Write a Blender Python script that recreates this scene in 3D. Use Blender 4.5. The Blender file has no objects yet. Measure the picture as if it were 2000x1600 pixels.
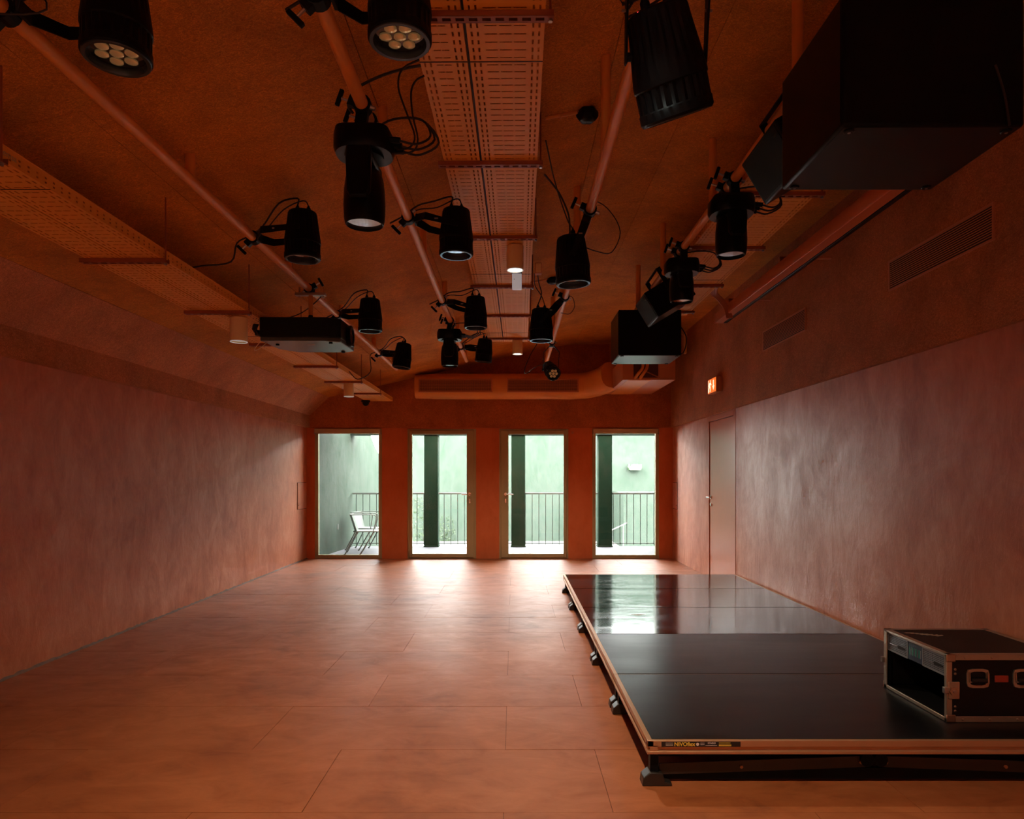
import bpy, math, random
from mathutils import Vector, Matrix, Euler
R = math.radians
rnd = random.Random(7)
scene = bpy.context.scene
COL = scene.collection

# ------------------------------------------------------------------ camera, light, exposure
FPX, VX, VY, HC = 1333.0, 1003.0, 930.0, 1.35      # focal length in px, principal point, eye height
cam_d = bpy.data.cameras.new('camera')
cam_d.sensor_width = 36.0
cam_d.lens = 36.0 * FPX / 2000.0
cam_d.shift_x = -(VX - 1000.0) / 2000.0
cam_d.shift_y = (VY - 800.0) / 2000.0
cam_d.clip_start = 0.05
cam = bpy.data.objects.new('camera', cam_d)
cam.location = (0, 0, HC)
cam.rotation_euler = (R(90), 0, 0)
COL.objects.link(cam)
scene.camera = cam

world = bpy.data.worlds.new('overcast_sky')
scene.world = world
world.use_nodes = True
wbg = world.node_tree.nodes['Background']
wbg.inputs[0].default_value = (1.0, 0.985, 0.955, 1)
wbg.inputs[1].default_value = 11.0
scene.view_settings.view_transform = 'Standard'
scene.view_settings.look = 'None'
scene.view_settings.exposure = 1.63
scene.view_settings.gamma = 1.0
scene.view_settings.use_curve_mapping = False
scene.cycles.max_bounces = 9
scene.cycles.diffuse_bounces = 6
scene.cycles.glossy_bounces = 4
scene.cycles.use_adaptive_sampling = True
scene.cycles.adaptive_threshold = 0.08
scene.cycles.adaptive_min_samples = 24
scene.cycles.transparent_max_bounces = 12
scene.cycles.sample_clamp_indirect = 6.0


def portal(loc, sx, sy, rot):
    l = bpy.data.lights.new('window_portal', 'AREA')
    l.shape = 'RECTANGLE'; l.size = sx; l.size_y = sy
    l.cycles.is_portal = True
    o = bpy.data.objects.new('window_portal', l)
    o.location = loc; o.rotation_euler = rot
    COL.objects.link(o)


def W(x, y, d):
    """point of the place seen at photograph pixel (x, y) at depth d"""
    return Vector(((x - VX) / FPX * d, d, HC + (VY - y) / FPX * d))


# ------------------------------------------------------------------ room dimensions (metres)
XL, XR, YB, YN = -3.38, 2.60, 11.15, -5.6
BL, BR, BB = -3.32, 2.56, 11.11                      # face of the fibre panels above the plaster
ZP = 2.14                                            # top of the plaster
CEIL = [(BL, 2.335), (-3.0, 2.634), (0.5, 3.432), (1.0, 3.49), (XR + .1, 3.50)]


def zceil(x):
    for (a, za), (b, zb) in zip(CEIL, CEIL[1:]):
        if a <= x <= b:
            return za + (zb - za) * (x - a) / (b - a)
    return CEIL[-1][1]


# ------------------------------------------------------------------ materials
MATS = {}


def nt(name):
    m = bpy.data.materials.new(name)
    m.use_nodes = True
    t = m.node_tree
    return m, t, t.nodes['Principled BSDF']


def N(t, typ, **kw):
    n = t.nodes.new(typ)
    for k, v in kw.items():
        setattr(n, k, v)
    return n


def simple(name, col, rough=.5, metal=0.0, spec=.5, coat=0.0, bump=0.0, bscale=80, var=0.0, vscale=6, emit=None, estr=0):
    m, t, b = nt(name)
    b.inputs['Base Color'].default_value = (*col, 1)
    b.inputs['Roughness'].default_value = rough
    b.inputs['Metallic'].default_value = metal
    b.inputs['Specular IOR Level'].default_value = spec
    b.inputs['Coat Weight'].default_value = coat
    b.inputs['Coat Roughness'].default_value = .2
    if emit:
        b.inputs['Emission Color'].default_value = (*emit, 1)
        b.inputs['Emission Strength'].default_value = estr
    if var or bump:
        tc = N(t, 'ShaderNodeTexCoord')
        if var:
            n = N(t, 'ShaderNodeTexNoise'); n.inputs['Scale'].default_value = vscale; n.inputs['Detail'].default_value = 5
            t.links.new(tc.outputs['Object'], n.inputs['Vector'])
            mx = N(t, 'ShaderNodeMix', data_type='RGBA')
            mx.inputs[6].default_value = (*[c * (1 - var) for c in col], 1)
            mx.inputs[7].default_value = (*[min(1, c * (1 + var)) for c in col], 1)
            t.links.new(n.outputs[0], mx.inputs[0]); t.links.new(mx.outputs[2], b.inputs['Base Color'])
        if bump:
            n = N(t, 'ShaderNodeTexNoise'); n.inputs['Scale'].default_value = bscale
            t.links.new(tc.outputs['Object'], n.inputs['Vector'])
            bp = N(t, 'ShaderNodeBump'); bp.inputs['Strength'].default_value = bump; bp.inputs['Distance'].default_value = .004
            t.links.new(n.outputs[0], bp.inputs['Height']); t.links.new(bp.outputs[0], b.inputs['Normal'])
    MATS[name] = m
    return m


def tint(name, col):
    MATS[name].node_tree.nodes['Principled BSDF'].inputs['Specular Tint'].default_value = (*col, 1)


def ramp(t, stops, interp='LINEAR'):
    r = N(t, 'ShaderNodeValToRGB')
    e = r.color_ramp
    e.interpolation = interp
    while len(e.elements) < len(stops):
        e.elements.new(.5)
    for el, (p, c) in zip(e.elements, stops):
        el.position = p
        el.color = (*c, 1) if len(c) == 3 else c
    return r


def mapped_noise(t, scale, sc=(1, 1, 1), rot=(0, 0, 0), detail=4, rough=.55, dist=0.0, loc=(0, 0, 0)):
    g = N(t, 'ShaderNodeNewGeometry')
    mp = N(t, 'ShaderNodeMapping')
    mp.inputs['Scale'].default_value = sc
    mp.inputs['Rotation'].default_value = rot
    mp.inputs['Location'].default_value = loc
    t.links.new(g.outputs['Position'], mp.inputs['Vector'])
    n = N(t, 'ShaderNodeTexNoise')
    n.inputs['Scale'].default_value = scale
    n.inputs['Detail'].default_value = detail
    n.inputs['Roughness'].default_value = rough
    n.inputs['Distortion'].default_value = dist
    t.links.new(mp.outputs[0], n.inputs['Vector'])
    return n


def math_(t, op, a, b=None):
    n = N(t, 'ShaderNodeMath', operation=op)
    for i, v in enumerate((a, b)):
        if v is None:
            continue
        if isinstance(v, (int, float)):
            n.inputs[i].default_value = v
        else:
            t.links.new(v, n.inputs[i])
    return n.outputs[0]


def mixc(t, fac, a, b, blend='MIX'):
    m = N(t, 'ShaderNodeMix', data_type='RGBA', blend_type=blend)
    for i, v in ((0, fac), (6, a), (7, b)):
        if isinstance(v, (int, float)):
            m.inputs[i].default_value = v
        elif isinstance(v, tuple):
            m.inputs[i].default_value = (*v, 1)
        else:
            t.links.new(v, m.inputs[i])
    return m.outputs[2]


def plaster(name, dark, mid, light, vert=True, rough=(.28, .52), spec=.5):
    """hand-trowelled pigment plaster, brush marks mostly upright"""
    m, t, b = nt(name)
    big = mapped_noise(t, .95, (1, 1, .7), detail=7, rough=.62, dist=1.3)
    blot = mapped_noise(t, 3.6, (1, 1, .62), rot=(.25, .2, 0), detail=9, rough=.66, dist=1.2, loc=(4, 2, 7))
    strokes = mapped_noise(t, 12, (1, 1, .36), rot=(-.25, .3, 0), detail=9, rough=.7, dist=1.0)
    fine = mapped_noise(t, 70, (1, 1, .45), detail=4, rough=.7)
    f = math_(t, 'ADD', math_(t, 'ADD', math_(t, 'MULTIPLY', big.outputs[0], .38), math_(t, 'MULTIPLY', blot.outputs[0], .36)), math_(t, 'MULTIPLY', strokes.outputs[0], .26))
    cr = ramp(t, [(.40, dark), (.50, mid), (.61, light)])
    t.links.new(f, cr.inputs[0])
    c2 = mixc(t, .15, cr.outputs[0], mixc(t, fine.outputs[0], dark, light))
    t.links.new(c2, b.inputs['Base Color'])
    rr = N(t, 'ShaderNodeMapRange')
    rr.inputs['From Min'].default_value = .4; rr.inputs['From Max'].default_value = .6
    rr.inputs['To Min'].default_value = rough[1]; rr.inputs['To Max'].default_value = rough[0]
    t.links.new(f, rr.inputs[0]); t.links.new(rr.outputs[0], b.inputs['Roughness'])
    b.inputs['Specular IOR Level'].default_value = spec
    bp = N(t, 'ShaderNodeBump'); bp.inputs['Strength'].default_value = .45; bp.inputs['Distance'].default_value = .014
    t.links.new(math_(t, 'ADD', math_(t, 'MULTIPLY', f, 1.6), math_(t, 'MULTIPLY', fine.outputs[0], .10)), bp.inputs['Height'])
    t.links.new(bp.outputs[0], b.inputs['Normal'])
    MATS[name] = m
    return m


def woodwool(name, dark, light, axis):
    """cement-bonded wood fibre board: a felt of curly strands"""
    m, t, b = nt(name)
    acc = None
    for k, (sc_, wd) in enumerate(((44, 20), (61, 17), (83, 14))):
        rot = [0, 0, 0]; rot[axis] = 1.05 * k + .3
        sc = [1.0, 1.0, 1.0]
        sc[(axis + 1) % 3] = .6
        n = mapped_noise(t, sc_, tuple(sc), tuple(rot), detail=1.5, rough=.5, dist=1.6, loc=(k * 3.1, k * 1.7, k))
        r_ = math_(t, 'MAXIMUM', math_(t, 'SUBTRACT', 1.0, math_(t, 'MULTIPLY', math_(t, 'ABSOLUTE', math_(t, 'SUBTRACT', n.outputs[0], .5)), wd)), 0.0)
        acc = r_ if acc is None else math_(t, 'ADD', acc, math_(t, 'MULTIPLY', r_, .8))
    big = mapped_noise(t, 2.0, detail=6, rough=.65, dist=.5)
    mid_ = mapped_noise(t, 26, detail=4, rough=.7)
    base_c = mixc(t, mid_.outputs[0], dark, tuple(x * .92 for x in light))
    c = mixc(t, math_(t, 'MULTIPLY', acc, .55), base_c, tuple(min(1, x * 1.3) for x in light))
    cr = ramp(t, [(.30, (.66, .66, .66)), (.62, (1.0, 1.0, 1.0))])
    t.links.new(big.outputs[0], cr.inputs[0])
    c = mixc(t, 1.0, c, cr.outputs[0], 'MULTIPLY')
    t.links.new(c, b.inputs['Base Color'])
    b.inputs['Roughness'].default_value = .85
    b.inputs['Specular IOR Level'].default_value = .25
    bp = N(t, 'ShaderNodeBump'); bp.inputs['Strength'].default_value = .5; bp.inputs['Distance'].default_value = .004
    t.links.new(acc, bp.inputs['Height']); t.links.new(bp.outputs[0], b.inputs['Normal'])
    MATS[name] = m
    return m


def floor_mat():
    m, t, b = nt('floor_paint')
    big = mapped_noise(t, .9, (1, 1, 1), detail=7, rough=.62, dist=.7)
    drag = mapped_noise(t, 6, (.6, 1.1, 1), rot=(0, 0, .7), detail=8, rough=.66, dist=.9)
    fine = mapped_noise(t, 90, (.4, 1, 1), rot=(0, 0, .9), detail=3)
    oi = N(t, 'ShaderNodeObjectInfo')
    f = math_(t, 'ADD', math_(t, 'MULTIPLY', big.outputs[0], .6), math_(t, 'MULTIPLY', drag.outputs[0], .4))
    cr = ramp(t, [(.36, (.215, .060, .020)), (.47, (.355, .106, .031)), (.60, (.46, .152, .052))])
    t.links.new(f, cr.inputs[0])
    c = mixc(t, math_(t, 'MULTIPLY', oi.outputs['Random'], .22), cr.outputs[0], (.26, .088, .046))
    c = mixc(t, math_(t, 'MULTIPLY', fine.outputs[0], .3), c, (.27, .080, .028))
    t.links.new(c, b.inputs['Base Color'])
    rr = N(t, 'ShaderNodeMapRange')
    rr.inputs['From Min'].default_value = .3; rr.inputs['From Max'].default_value = .7
    rr.inputs['To Min'].default_value = .52; rr.inputs['To Max'].default_value = .40
    b.inputs['Specular IOR Level'].default_value = .33
    t.links.new(drag.outputs[0], rr.inputs[0]); t.links.new(rr.outputs[0], b.inputs['Roughness'])
    bp = N(t, 'ShaderNodeBump'); bp.inputs['Strength'].default_value = .12; bp.inputs['Distance'].default_value = .006
    t.links.new(drag.outputs[0], bp.inputs['Height']); t.links.new(bp.outputs[0], b.inputs['Normal'])
    MATS['floor_paint'] = m


def deck_mat(name, rough, spec, streak):
    m, t, b = nt(name)
    st = mapped_noise(t, 3.2, (.45, 1.5, 1), rot=(0, 0, .12), detail=6, rough=.6, dist=.8)
    sc = mapped_noise(t, 40, (.12, 1, 1), detail=3)
    cr = ramp(t, [(.36, (.004, .0035, .0035)), (.6, (.006, .006, .007)), (.72, (.012, .012, .014))])
    t.links.new(st.outputs[0], cr.inputs[0]); t.links.new(cr.outputs[0], b.inputs['Base Color'])
    rr = ramp(t, [(.30, (rough * (1 - streak),) * 3), (.5, (rough,) * 3), (.72, (rough * (1 + streak),) * 3)])
    t.links.new(st.outputs[0], rr.inputs[0]); t.links.new(rr.outputs[0], b.inputs['Roughness'])
    bp = N(t, 'ShaderNodeBump'); bp.inputs['Strength'].default_value = .03; bp.inputs['Distance'].default_value = .002
    t.links.new(sc.outputs[0], bp.inputs['Height']); t.links.new(bp.outputs[0], b.inputs['Normal'])
    b.inputs['Specular IOR Level'].default_value = spec
    MATS[name] = m


def glass_mat():
    m = bpy.data.materials.new('window_glass'); m.use_nodes = True
    t = m.node_tree; t.nodes.clear()
    out = N(t, 'ShaderNodeOutputMaterial')
    tr = N(t, 'ShaderNodeBsdfTransparent'); tr.inputs[0].default_value = (.96, .97, .965, 1)
    gl = N(t, 'ShaderNodeBsdfGlossy'); gl.inputs['Roughness'].default_value = .01
    fr = N(t, 'ShaderNodeFresnel'); fr.inputs[0].default_value = 1.28
    mx = N(t, 'ShaderNodeMixShader')
    t.links.new(fr.outputs[0], mx.inputs[0]); t.links.new(tr.outputs[0], mx.inputs[1]); t.links.new(gl.outputs[0], mx.inputs[2])
    t.links.new(mx.outputs[0], out.inputs[0])
    MATS['window_glass'] = m


plaster('wall_plaster', (.38, .102, .036), (.52, .162, .062), (.63, .240, .112), rough=(.34, .54), spec=.44)
plaster('pillar_plaster', (.54, .145, .050), (.60, .17, .062), (.64, .20, .08), rough=(.5, .7), spec=.3)
plaster('green_plaster', (.034, .056, .040), (.046, .065, .051), (.056, .072, .060), rough=(.6, .85), spec=.1)
plaster('green_paint', (.005, .020, .010), (.007, .024, .012), (.018, .031, .019), rough=(.5, .8), spec=.08)
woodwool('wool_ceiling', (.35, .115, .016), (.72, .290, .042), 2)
woodwool('wool_slope_lit', (.32, .115, .045), (.68, .290, .135), 2)  # lightened in colour to stand in for window light grazing the slope
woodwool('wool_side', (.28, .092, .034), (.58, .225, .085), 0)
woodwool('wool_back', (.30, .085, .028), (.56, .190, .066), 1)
floor_mat(); deck_mat('stage_top_worn', .32, .35, .12); deck_mat('stage_top_gloss', .12, 1.0, .5); glass_mat()
simple('joint_dark', (.09, .03, .016), .9)
simple('orange_paint', (.68, .285, .065), .42, var=.08, spec=.35)
simple('bracket_shaded', (.30, .085, .028), .5)  # orange darkened to stand in for backlit shade on brackets and rods
simple('tray_paint', (.78, .37, .062), .5, var=.08, spec=.3)
simple('duct_paint', (.74, .32, .075), .5, var=.1, bump=.5, bscale=9)
simple('unit_paint', (.56, .22, .10), .5)
simple('screen_case', (.60, .175, .065), .4)
simple('door_paint', (.55, .20, .105), .30, var=.06, bump=.06, bscale=120)
simple('frame_bronze', (.40, .37, .22), .4, metal=.15, var=.05)
simple('blind_case', (.50, .45, .30), .45)
simple('black_metal', (.003, .003, .004), .48, spec=.18)
simple('leg_paint', (.022, .017, .013), .4)
simple('black_gloss', (.0035, .0035, .005), .30, spec=.18)
simple('black_cab', (.003, .003, .0045), .33, spec=.2, bump=.03, bscale=200)
simple('cable_black', (.008, .007, .007), .5)
simple('cable_orange', (.42, .13, .05), .5)
simple('dark_slot', (.012, .008, .007), .6)
simple('lens', (.33, .46, .58), .06, metal=.9)
simple('lens_dark', (.02, .025, .035), .06, spec=.8)
simple('lens_ring', (.05, .065, .085), .25, metal=.5)
simple('led_warm', (.50, .30, .11), .18, metal=.6, emit=(1.0, .58, .22), estr=.02)
simple('led_red', (.5, .02, .02), .3, emit=(1, .03, .03), estr=2.5)
simple('led_green', (.02, .05, .035), .3, emit=(.2, 1, .45), estr=.02)
simple('chrome', (.7, .7, .72), .18, metal=1)
simple('steel', (.42, .40, .38), .35, metal=1)
simple('cream', (.82, .68, .40), .5)
simple('lamp_glow', (.9, .9, .9), .4, emit=(.92, .96, 1.0), estr=2.2)
simple('white_plastic', (.72, .74, .72), .4, emit=(.9, .97, 1.0), estr=.07)
simple('sign_orange', (.9, .25, .05), .4, emit=(1.0, .20, .03), estr=.28)
simple('sign_white', (.9, .85, .8), .4, emit=(1.0, .78, .55), estr=.42)
simple('alu', (.50, .28, .145), .36, metal=.5, var=.08)
simple('alu_case', (.44, .36, .27), .36, metal=.8, var=.08, vscale=14)
simple('brass_rivet', (.46, .38, .29), .3, metal=1)
simple('case_ply', (.005, .004, .004), .5, var=.3, spec=.25)
simple('case_top', (.012, .006, .006), .55, var=.25, spec=.3)
simple('amp_grey', (.30, .33, .35), .4, metal=.5)
simple('amp_blue', (.022, .035, .065), .3)
simple('red_plate', (.30, .035, .018), .45, var=.2, vscale=40)
simple('scuff', (.30, .22, .16), .8)
simple('sticker_yellow', (.80, .55, .06), .5)
simple('sticker_white', (.70, .64, .58), .5)
simple('projector_body', (.004, .004, .004), .4, spec=.3)
simple('projector_base', (.075, .090, .100), .3, spec=.7)
simple('balcony_paving', (.080, .085, .096), .8, var=.1, vscale=3)
simple('courtyard_paving', (.13, .135, .13), .85, var=.1)
simple('green_metal', (.040, .062, .05), .5)
simple('pale_green_metal', (.14, .17, .155), .4)
simple('leaf', (.022, .045, .014), .6, var=.4, vscale=3)
simple('white_paint', (.16, .17, .16), .5)
simple('planter_green', (.075, .14, .06), .5)
simple('mortar', (.20, .14, .11), .95, var=.4, vscale=30)
simple('mend_spot', (.45, .17, .10), .7, var=.3, vscale=40)


for n_ in ('black_metal', 'black_gloss', 'black_cab', 'projector_body', 'projector_base', 'lens_ring', 'stage_top_worn', 'stage_top_gloss'):
    tint(n_, (.55, .80, 1.0) if n_[:5] != 'stage' else (.72, .88, 1.0))

# ------------------------------------------------------------------ mesh helpers
class MB:
    def __init__(s):
        s.v = []; s.f = []

    def add(s, vs, fs, M=None):
        o = len(s.v)
        for p in vs:
            p = Vector(p)
            s.v.append(tuple(M @ p if M is not None else p))
        for f in fs:
            s.f.append(tuple(i + o for i in f))
        return s

    def box(s, a, b, M=None):
        x0, y0, z0 = (min(a[i], b[i]) for i in range(3)); x1, y1, z1 = (max(a[i], b[i]) for i in range(3))
        return s.add([(x0, y0, z0), (x1, y0, z0), (x1, y1, z0), (x0, y1, z0), (x0, y0, z1), (x1, y0, z1), (x1, y1, z1), (x0, y1, z1)],
                     [(3, 2, 1, 0), (4, 5, 6, 7), (0, 1, 5, 4), (1, 2, 6, 5), (2, 3, 7, 6), (3, 0, 4, 7)], M)

    def cbox(s, c, size, M=None):
        return s.box([c[i] - size[i] / 2 for i in range(3)], [c[i] + size[i] / 2 for i in range(3)], M)

    def prism(s, poly, h0, h1, axis=2, M=None):
        """poly of (a, b) extruded along axis (0: poly is y,z; 1: x,z; 2: x,y)"""
        def P(a, b, h):
            return {0: (h, a, b), 1: (a, h, b), 2: (a, b, h)}[axis]
        n = len(poly)
        vs = [P(a, b, h0) for a, b in poly] + [P(a, b, h1) for a, b in poly]
        fs = [tuple(range(n))[::-1], tuple(range(n, 2 * n))] + [(i, (i + 1) % n, n + (i + 1) % n, n + i) for i in range(n)]
        return s.add(vs, fs, M)

    def lathe(s, prof, n=32, M=None, rf=None, caps=True):
        vs = []
        for j, (r, z) in enumerate(prof):
            for i in range(n):
                a = 2 * math.pi * i / n
                k = rf(j, i) if rf else 1.0
                vs.append((r * k * math.cos(a), r * k * math.sin(a), z))
        fs = []
        for j in range(len(prof) - 1):
            for i in range(n):
                i2 = (i + 1) % n
                fs.append((j * n + i, j * n + i2, (j + 1) * n + i2, (j + 1) * n + i))
        if caps:
            fs.append(tuple(range(n))[::-1])
            fs.append(tuple(range((len(prof) - 1) * n, len(prof) * n)))
        return s.add(vs, fs, M)

    def cyl(s, p0, p1, r, n=16, r1=None):
        p0 = Vector(p0); p1 = Vector(p1)
        d = p1 - p0
        M = Matrix.Translation(p0) @ d.to_track_quat('Z', 'Y').to_matrix().to_4x4()
        return s.lathe([(r, 0), (r if r1 is None else r1, d.length)], n, M)

    def bar(s, p0, p1, w, t, up=(0, 0, 1), w1=None):
        """flat bar from p0 to p1, w wide across `up`, t thick along `up`"""
        p0 = Vector(p0); p1 = Vector(p1)
        d = (p1 - p0).normalized(); u = Vector(up); sd = d.cross(u)
        if sd.length < 1e-5:
            sd = d.cross(Vector((0, 1, 0)))
        sd.normalize(); u = sd.cross(d).normalized()
        w1 = w if w1 is None else w1
        vs = [p + sd * a * ww / 2 + u * b * t / 2 for p, ww in ((p0, w), (p1, w1)) for a, b in ((-1, -1), (1, -1), (1, 1), (-1, 1))]
        return s.add(vs, [(3, 2, 1, 0), (4, 5, 6, 7), (0, 1, 5, 4), (1, 2, 6, 5), (2, 3, 7, 6), (3, 0, 4, 7)])

    def tube(s, pts, r, n=6, smooth=4):
        pts = [Vector(p) for p in pts]
        if smooth > 1 and len(pts) > 2:
            q = [pts[0] * 2 - pts[1]] + pts + [pts[-1] * 2 - pts[-2]]
            out = []
            for i in range(1, len(q) - 2):
                a, b, c, d = q[i - 1:i + 3]
                for k in range(smooth):
                    u = k / smooth
                    out.append(.5 * ((2 * b) + (c - a) * u + (2 * a - 5 * b + 4 * c - d) * u * u + (3 * b - a - 3 * c + d) * u ** 3))
            pts = out + [pts[-1]]
        vs = []; up = None
        for i, p in enumerate(pts):
            d = (pts[min(i + 1, len(pts) - 1)] - pts[max(i - 1, 0)])
            d = d.normalized() if d.length > 1e-9 else Vector((0, 0, 1))
            if up is None:
                up = d.orthogonal().normalized()
            else:
                up = (up - d * up.dot(d))
                up = up.normalized() if up.length > 1e-6 else d.orthogonal().normalized()
            sd = d.cross(up)
            for k in range(n):
                a = 2 * math.pi * k / n
                vs.append(p + up * math.cos(a) * r + sd * math.sin(a) * r)
        fs = []
        for i in range(len(pts) - 1):
            for k in range(n):
                k2 = (k + 1) % n
                fs.append((i * n + k, i * n + k2, (i + 1) * n + k2, (i + 1) * n + k))
        fs.append(tuple(range(n))[::-1]); fs.append(tuple(range((len(pts) - 1) * n, len(pts) * n)))
        return s.add(vs, fs)

    def sheet(s, L, per, wid, slots, M, y0=0.0):
        """perforated sheet in the local xy plane: `wid` wide in x, L long in y, slots (x0,x1,y0,y1) repeat every `per`"""
        ys = sorted({0.0, per} | {q for sl in slots for q in sl[2:]})
        n = int(L / per)
        rows = []
        for a, b in zip(ys, ys[1:]):
            mid = (a + b) / 2
            hs = sorted((sl[0], sl[1]) for sl in slots if sl[2] < mid < sl[3])
            x = 0.0; segs = []
            for h0, h1 in hs:
                if h0 > x:
                    segs.append((x, h0))
                x = max(x, h1)
            if x < wid:
                segs.append((x, wid))
            rows.append((a, b, segs))
        vs = []; fs = []
        for k in range(n):
            for a, b, segs in rows:
                for x0, x1 in segs:
                    i = len(vs)
                    ya = y0 + k * per + a; yb = y0 + k * per + b
                    vs += [(x0, ya, 0), (x1, ya, 0), (x1, yb, 0), (x0, yb, 0)]
                    fs.append((i, i + 1, i + 2, i + 3))
        if n * per < L - 1e-4:
            i = len(vs); vs += [(0, y0 + n * per, 0), (wid, y0 + n * per, 0), (wid, y0 + L, 0), (0, y0 + L, 0)]; fs.append((i, i + 1, i + 2, i + 3))
        return s.add(vs, fs, M)

    def build(s, name, mat, parent=None, smooth=True, bevel=0.0, loc=None, seg=2):
        me = bpy.data.meshes.new(name)
        me.from_pydata(s.v, [], s.f)
        me.update()
        if smooth:
            me.polygons.foreach_set('use_smooth', [True] * len(me.polygons))
            me.set_sharp_from_angle(angle=R(32))
        me.materials.append(MATS[mat])
        o = bpy.data.objects.new(name, me)
        COL.objects.link(o)
        if parent is not None:
            o.parent = parent
        if loc is not None:
            o.location = loc
        if bevel:
            b = o.modifiers.new('bevel', 'BEVEL')
            b.width = bevel; b.segments = seg; b.limit_method = 'ANGLE'; b.angle_limit = R(40)
        return o


def tag(o, label=None, cat=None, group=None, kind=None):
    if label: o['label'] = label
    if cat: o['category'] = cat
    if group: o['group'] = group
    if kind: o['kind'] = kind
    return o


def thing(name, label, cat, loc=(0, 0, 0), group=None, rot=(0, 0, 0), kind=None):
    o = bpy.data.objects.new(name, None)
    o.empty_display_size = .1
    COL.objects.link(o)
    o.location = loc; o.rotation_euler = rot
    return tag(o, label, cat, group, kind)


def text_mesh(cu):
    t_ = bpy.data.objects.new('lettering', cu); COL.objects.link(t_)
    dg = bpy.context.evaluated_depsgraph_get()
    me = bpy.data.meshes.new_from_object(t_.evaluated_get(dg))
    bpy.data.objects.remove(t_)
    o = bpy.data.objects.new('lettering', me); COL.objects.link(o)
    return o


def link_copy(o, parent, loc):
    c = o.copy(); COL.objects.link(c); c.parent = parent; c.location = loc
    return c



def align(p, axis, roll=0.0):
    """matrix with local -Z along `axis`, at p"""
    q = (-Vector(axis)).normalized().to_track_quat('Z', 'Y')
    return Matrix.Translation(Vector(p)) @ q.to_matrix().to_4x4() @ Matrix.Rotation(roll, 4, 'Z')


# ------------------------------------------------------------------ the room shell
fl = MB().box((XL - .2, YN - .2, -.25), (XR + .2, YB + .12, -.006)).build('floor', 'joint_dark')
tag(fl, 'terracotta painted floor laid in long staggered boards', 'floor', kind='structure')
ROWD, BLEN, GAP = .63, 1.25, .0022
y = 3.37 - ROWD * 9
k = 0
while y < YB - .01:
    ya, yb = max(y, YN), min(y + ROWD, YB)
    if yb > ya + .02:
        off = -.04 if k % 2 == 1 else -.85
        x = off - BLEN * 3
        while x < XR:
            xa, xb = max(x, XL), min(x + BLEN, XR)
            if xb > xa + .02:
                dz = rnd.uniform(-.0012, .0)
                cx, cy = (xa + xb) / 2, (ya + yb) / 2
                MB().box((xa + GAP / 2 - cx, ya + GAP / 2 - cy, -.02), (xb - GAP / 2 - cx, yb - GAP / 2 - cy, 0)).build('board', 'floor_paint', fl, smooth=False, loc=(cx, cy, dz))
            x += BLEN
    y += ROWD; k += 1

# left wall, its fibre board band
SW0, SW1, SWZ = -4.8, -3.6, 2.1                        # openings added out of view for fill daylight
mb = MB().box((XL - .25, YN, 0), (XL, SW0, 2.5)); mb.box((XL - .25, SW1, 0), (XL, YB + .3, 2.5)); mb.box((XL - .25, SW0, SWZ), (XL, SW1, 2.5))
wl = mb.build('wall_left', 'wall_plaster')
tag(wl, 'terracotta pink trowelled plaster wall opposite the black stage', 'wall', kind='structure')
y = 4.79 - 1.2 * 6
while y < YB:
    ya, yb = max(y, YN), min(y + 1.2, YB - .03)
    if yb - ya > .05:
        MB().box((XL - .01, ya + .002, ZP), (BL, yb - .002, 2.345)).build('panel', 'wool_side', wl, smooth=False)
    y += 1.2
# crumbled mortar line along the foot of the left wall
mb = MB(); vs = []; fs = []
n = 420
for i in range(n + 1):
    yy = YN + (YB - YN) * i / n
    w = .008 + .010 * abs(math.sin(i * .37) * math.sin(i * 1.31)) + rnd.uniform(0, .006)
    h = .008 + rnd.uniform(0, .012)
    vs += [(XL - .001, yy, h), (XL + w, yy, h * .5), (XL + w + .006, yy, .0005)]
    if i:
        a = (i - 1) * 3; b = i * 3
        fs += [(a, b, b + 1, a + 1), (a + 1, b + 1, b + 2, a + 2)]
tag(mb.add(vs, fs).build('baseboard_left', 'mortar'), 'crumbled grey mortar line along the foot of the plaster wall', 'baseboard', kind='structure')

# right wall with door opening
D0, D1, DZ = 7.99, 9.10, 2.07
mb = MB()
mb.box((XR, YN, 0), (XR + .25, SW0, 3.7)); mb.box((XR, SW0, SWZ), (XR + .25, SW1, 3.7)); mb.box((XR, SW1, 0), (XR + .25, D0, 3.7)); mb.box((XR, D1, 0), (XR + .25, YB + .3, 3.7)); mb.box((XR, D0, ZP - .005), (XR + .25, D1, 3.7))
wr = mb.build('wall_right', 'wall_plaster')
tag(wr, 'terracotta pink trowelled plaster wall behind the black stage', 'wall', kind='structure')
y = 9.14 - .6 * 19
while y < YB:
    ya, yb = max(y, YN), min(y + .6, YB - .03)
    if yb - ya > .05:
        MB().box((XR + .01, ya + .0015, ZP), (BR, yb - .0015, 3.52)).build('panel', 'wool_side', wr, smooth=False)
    y += .6

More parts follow.
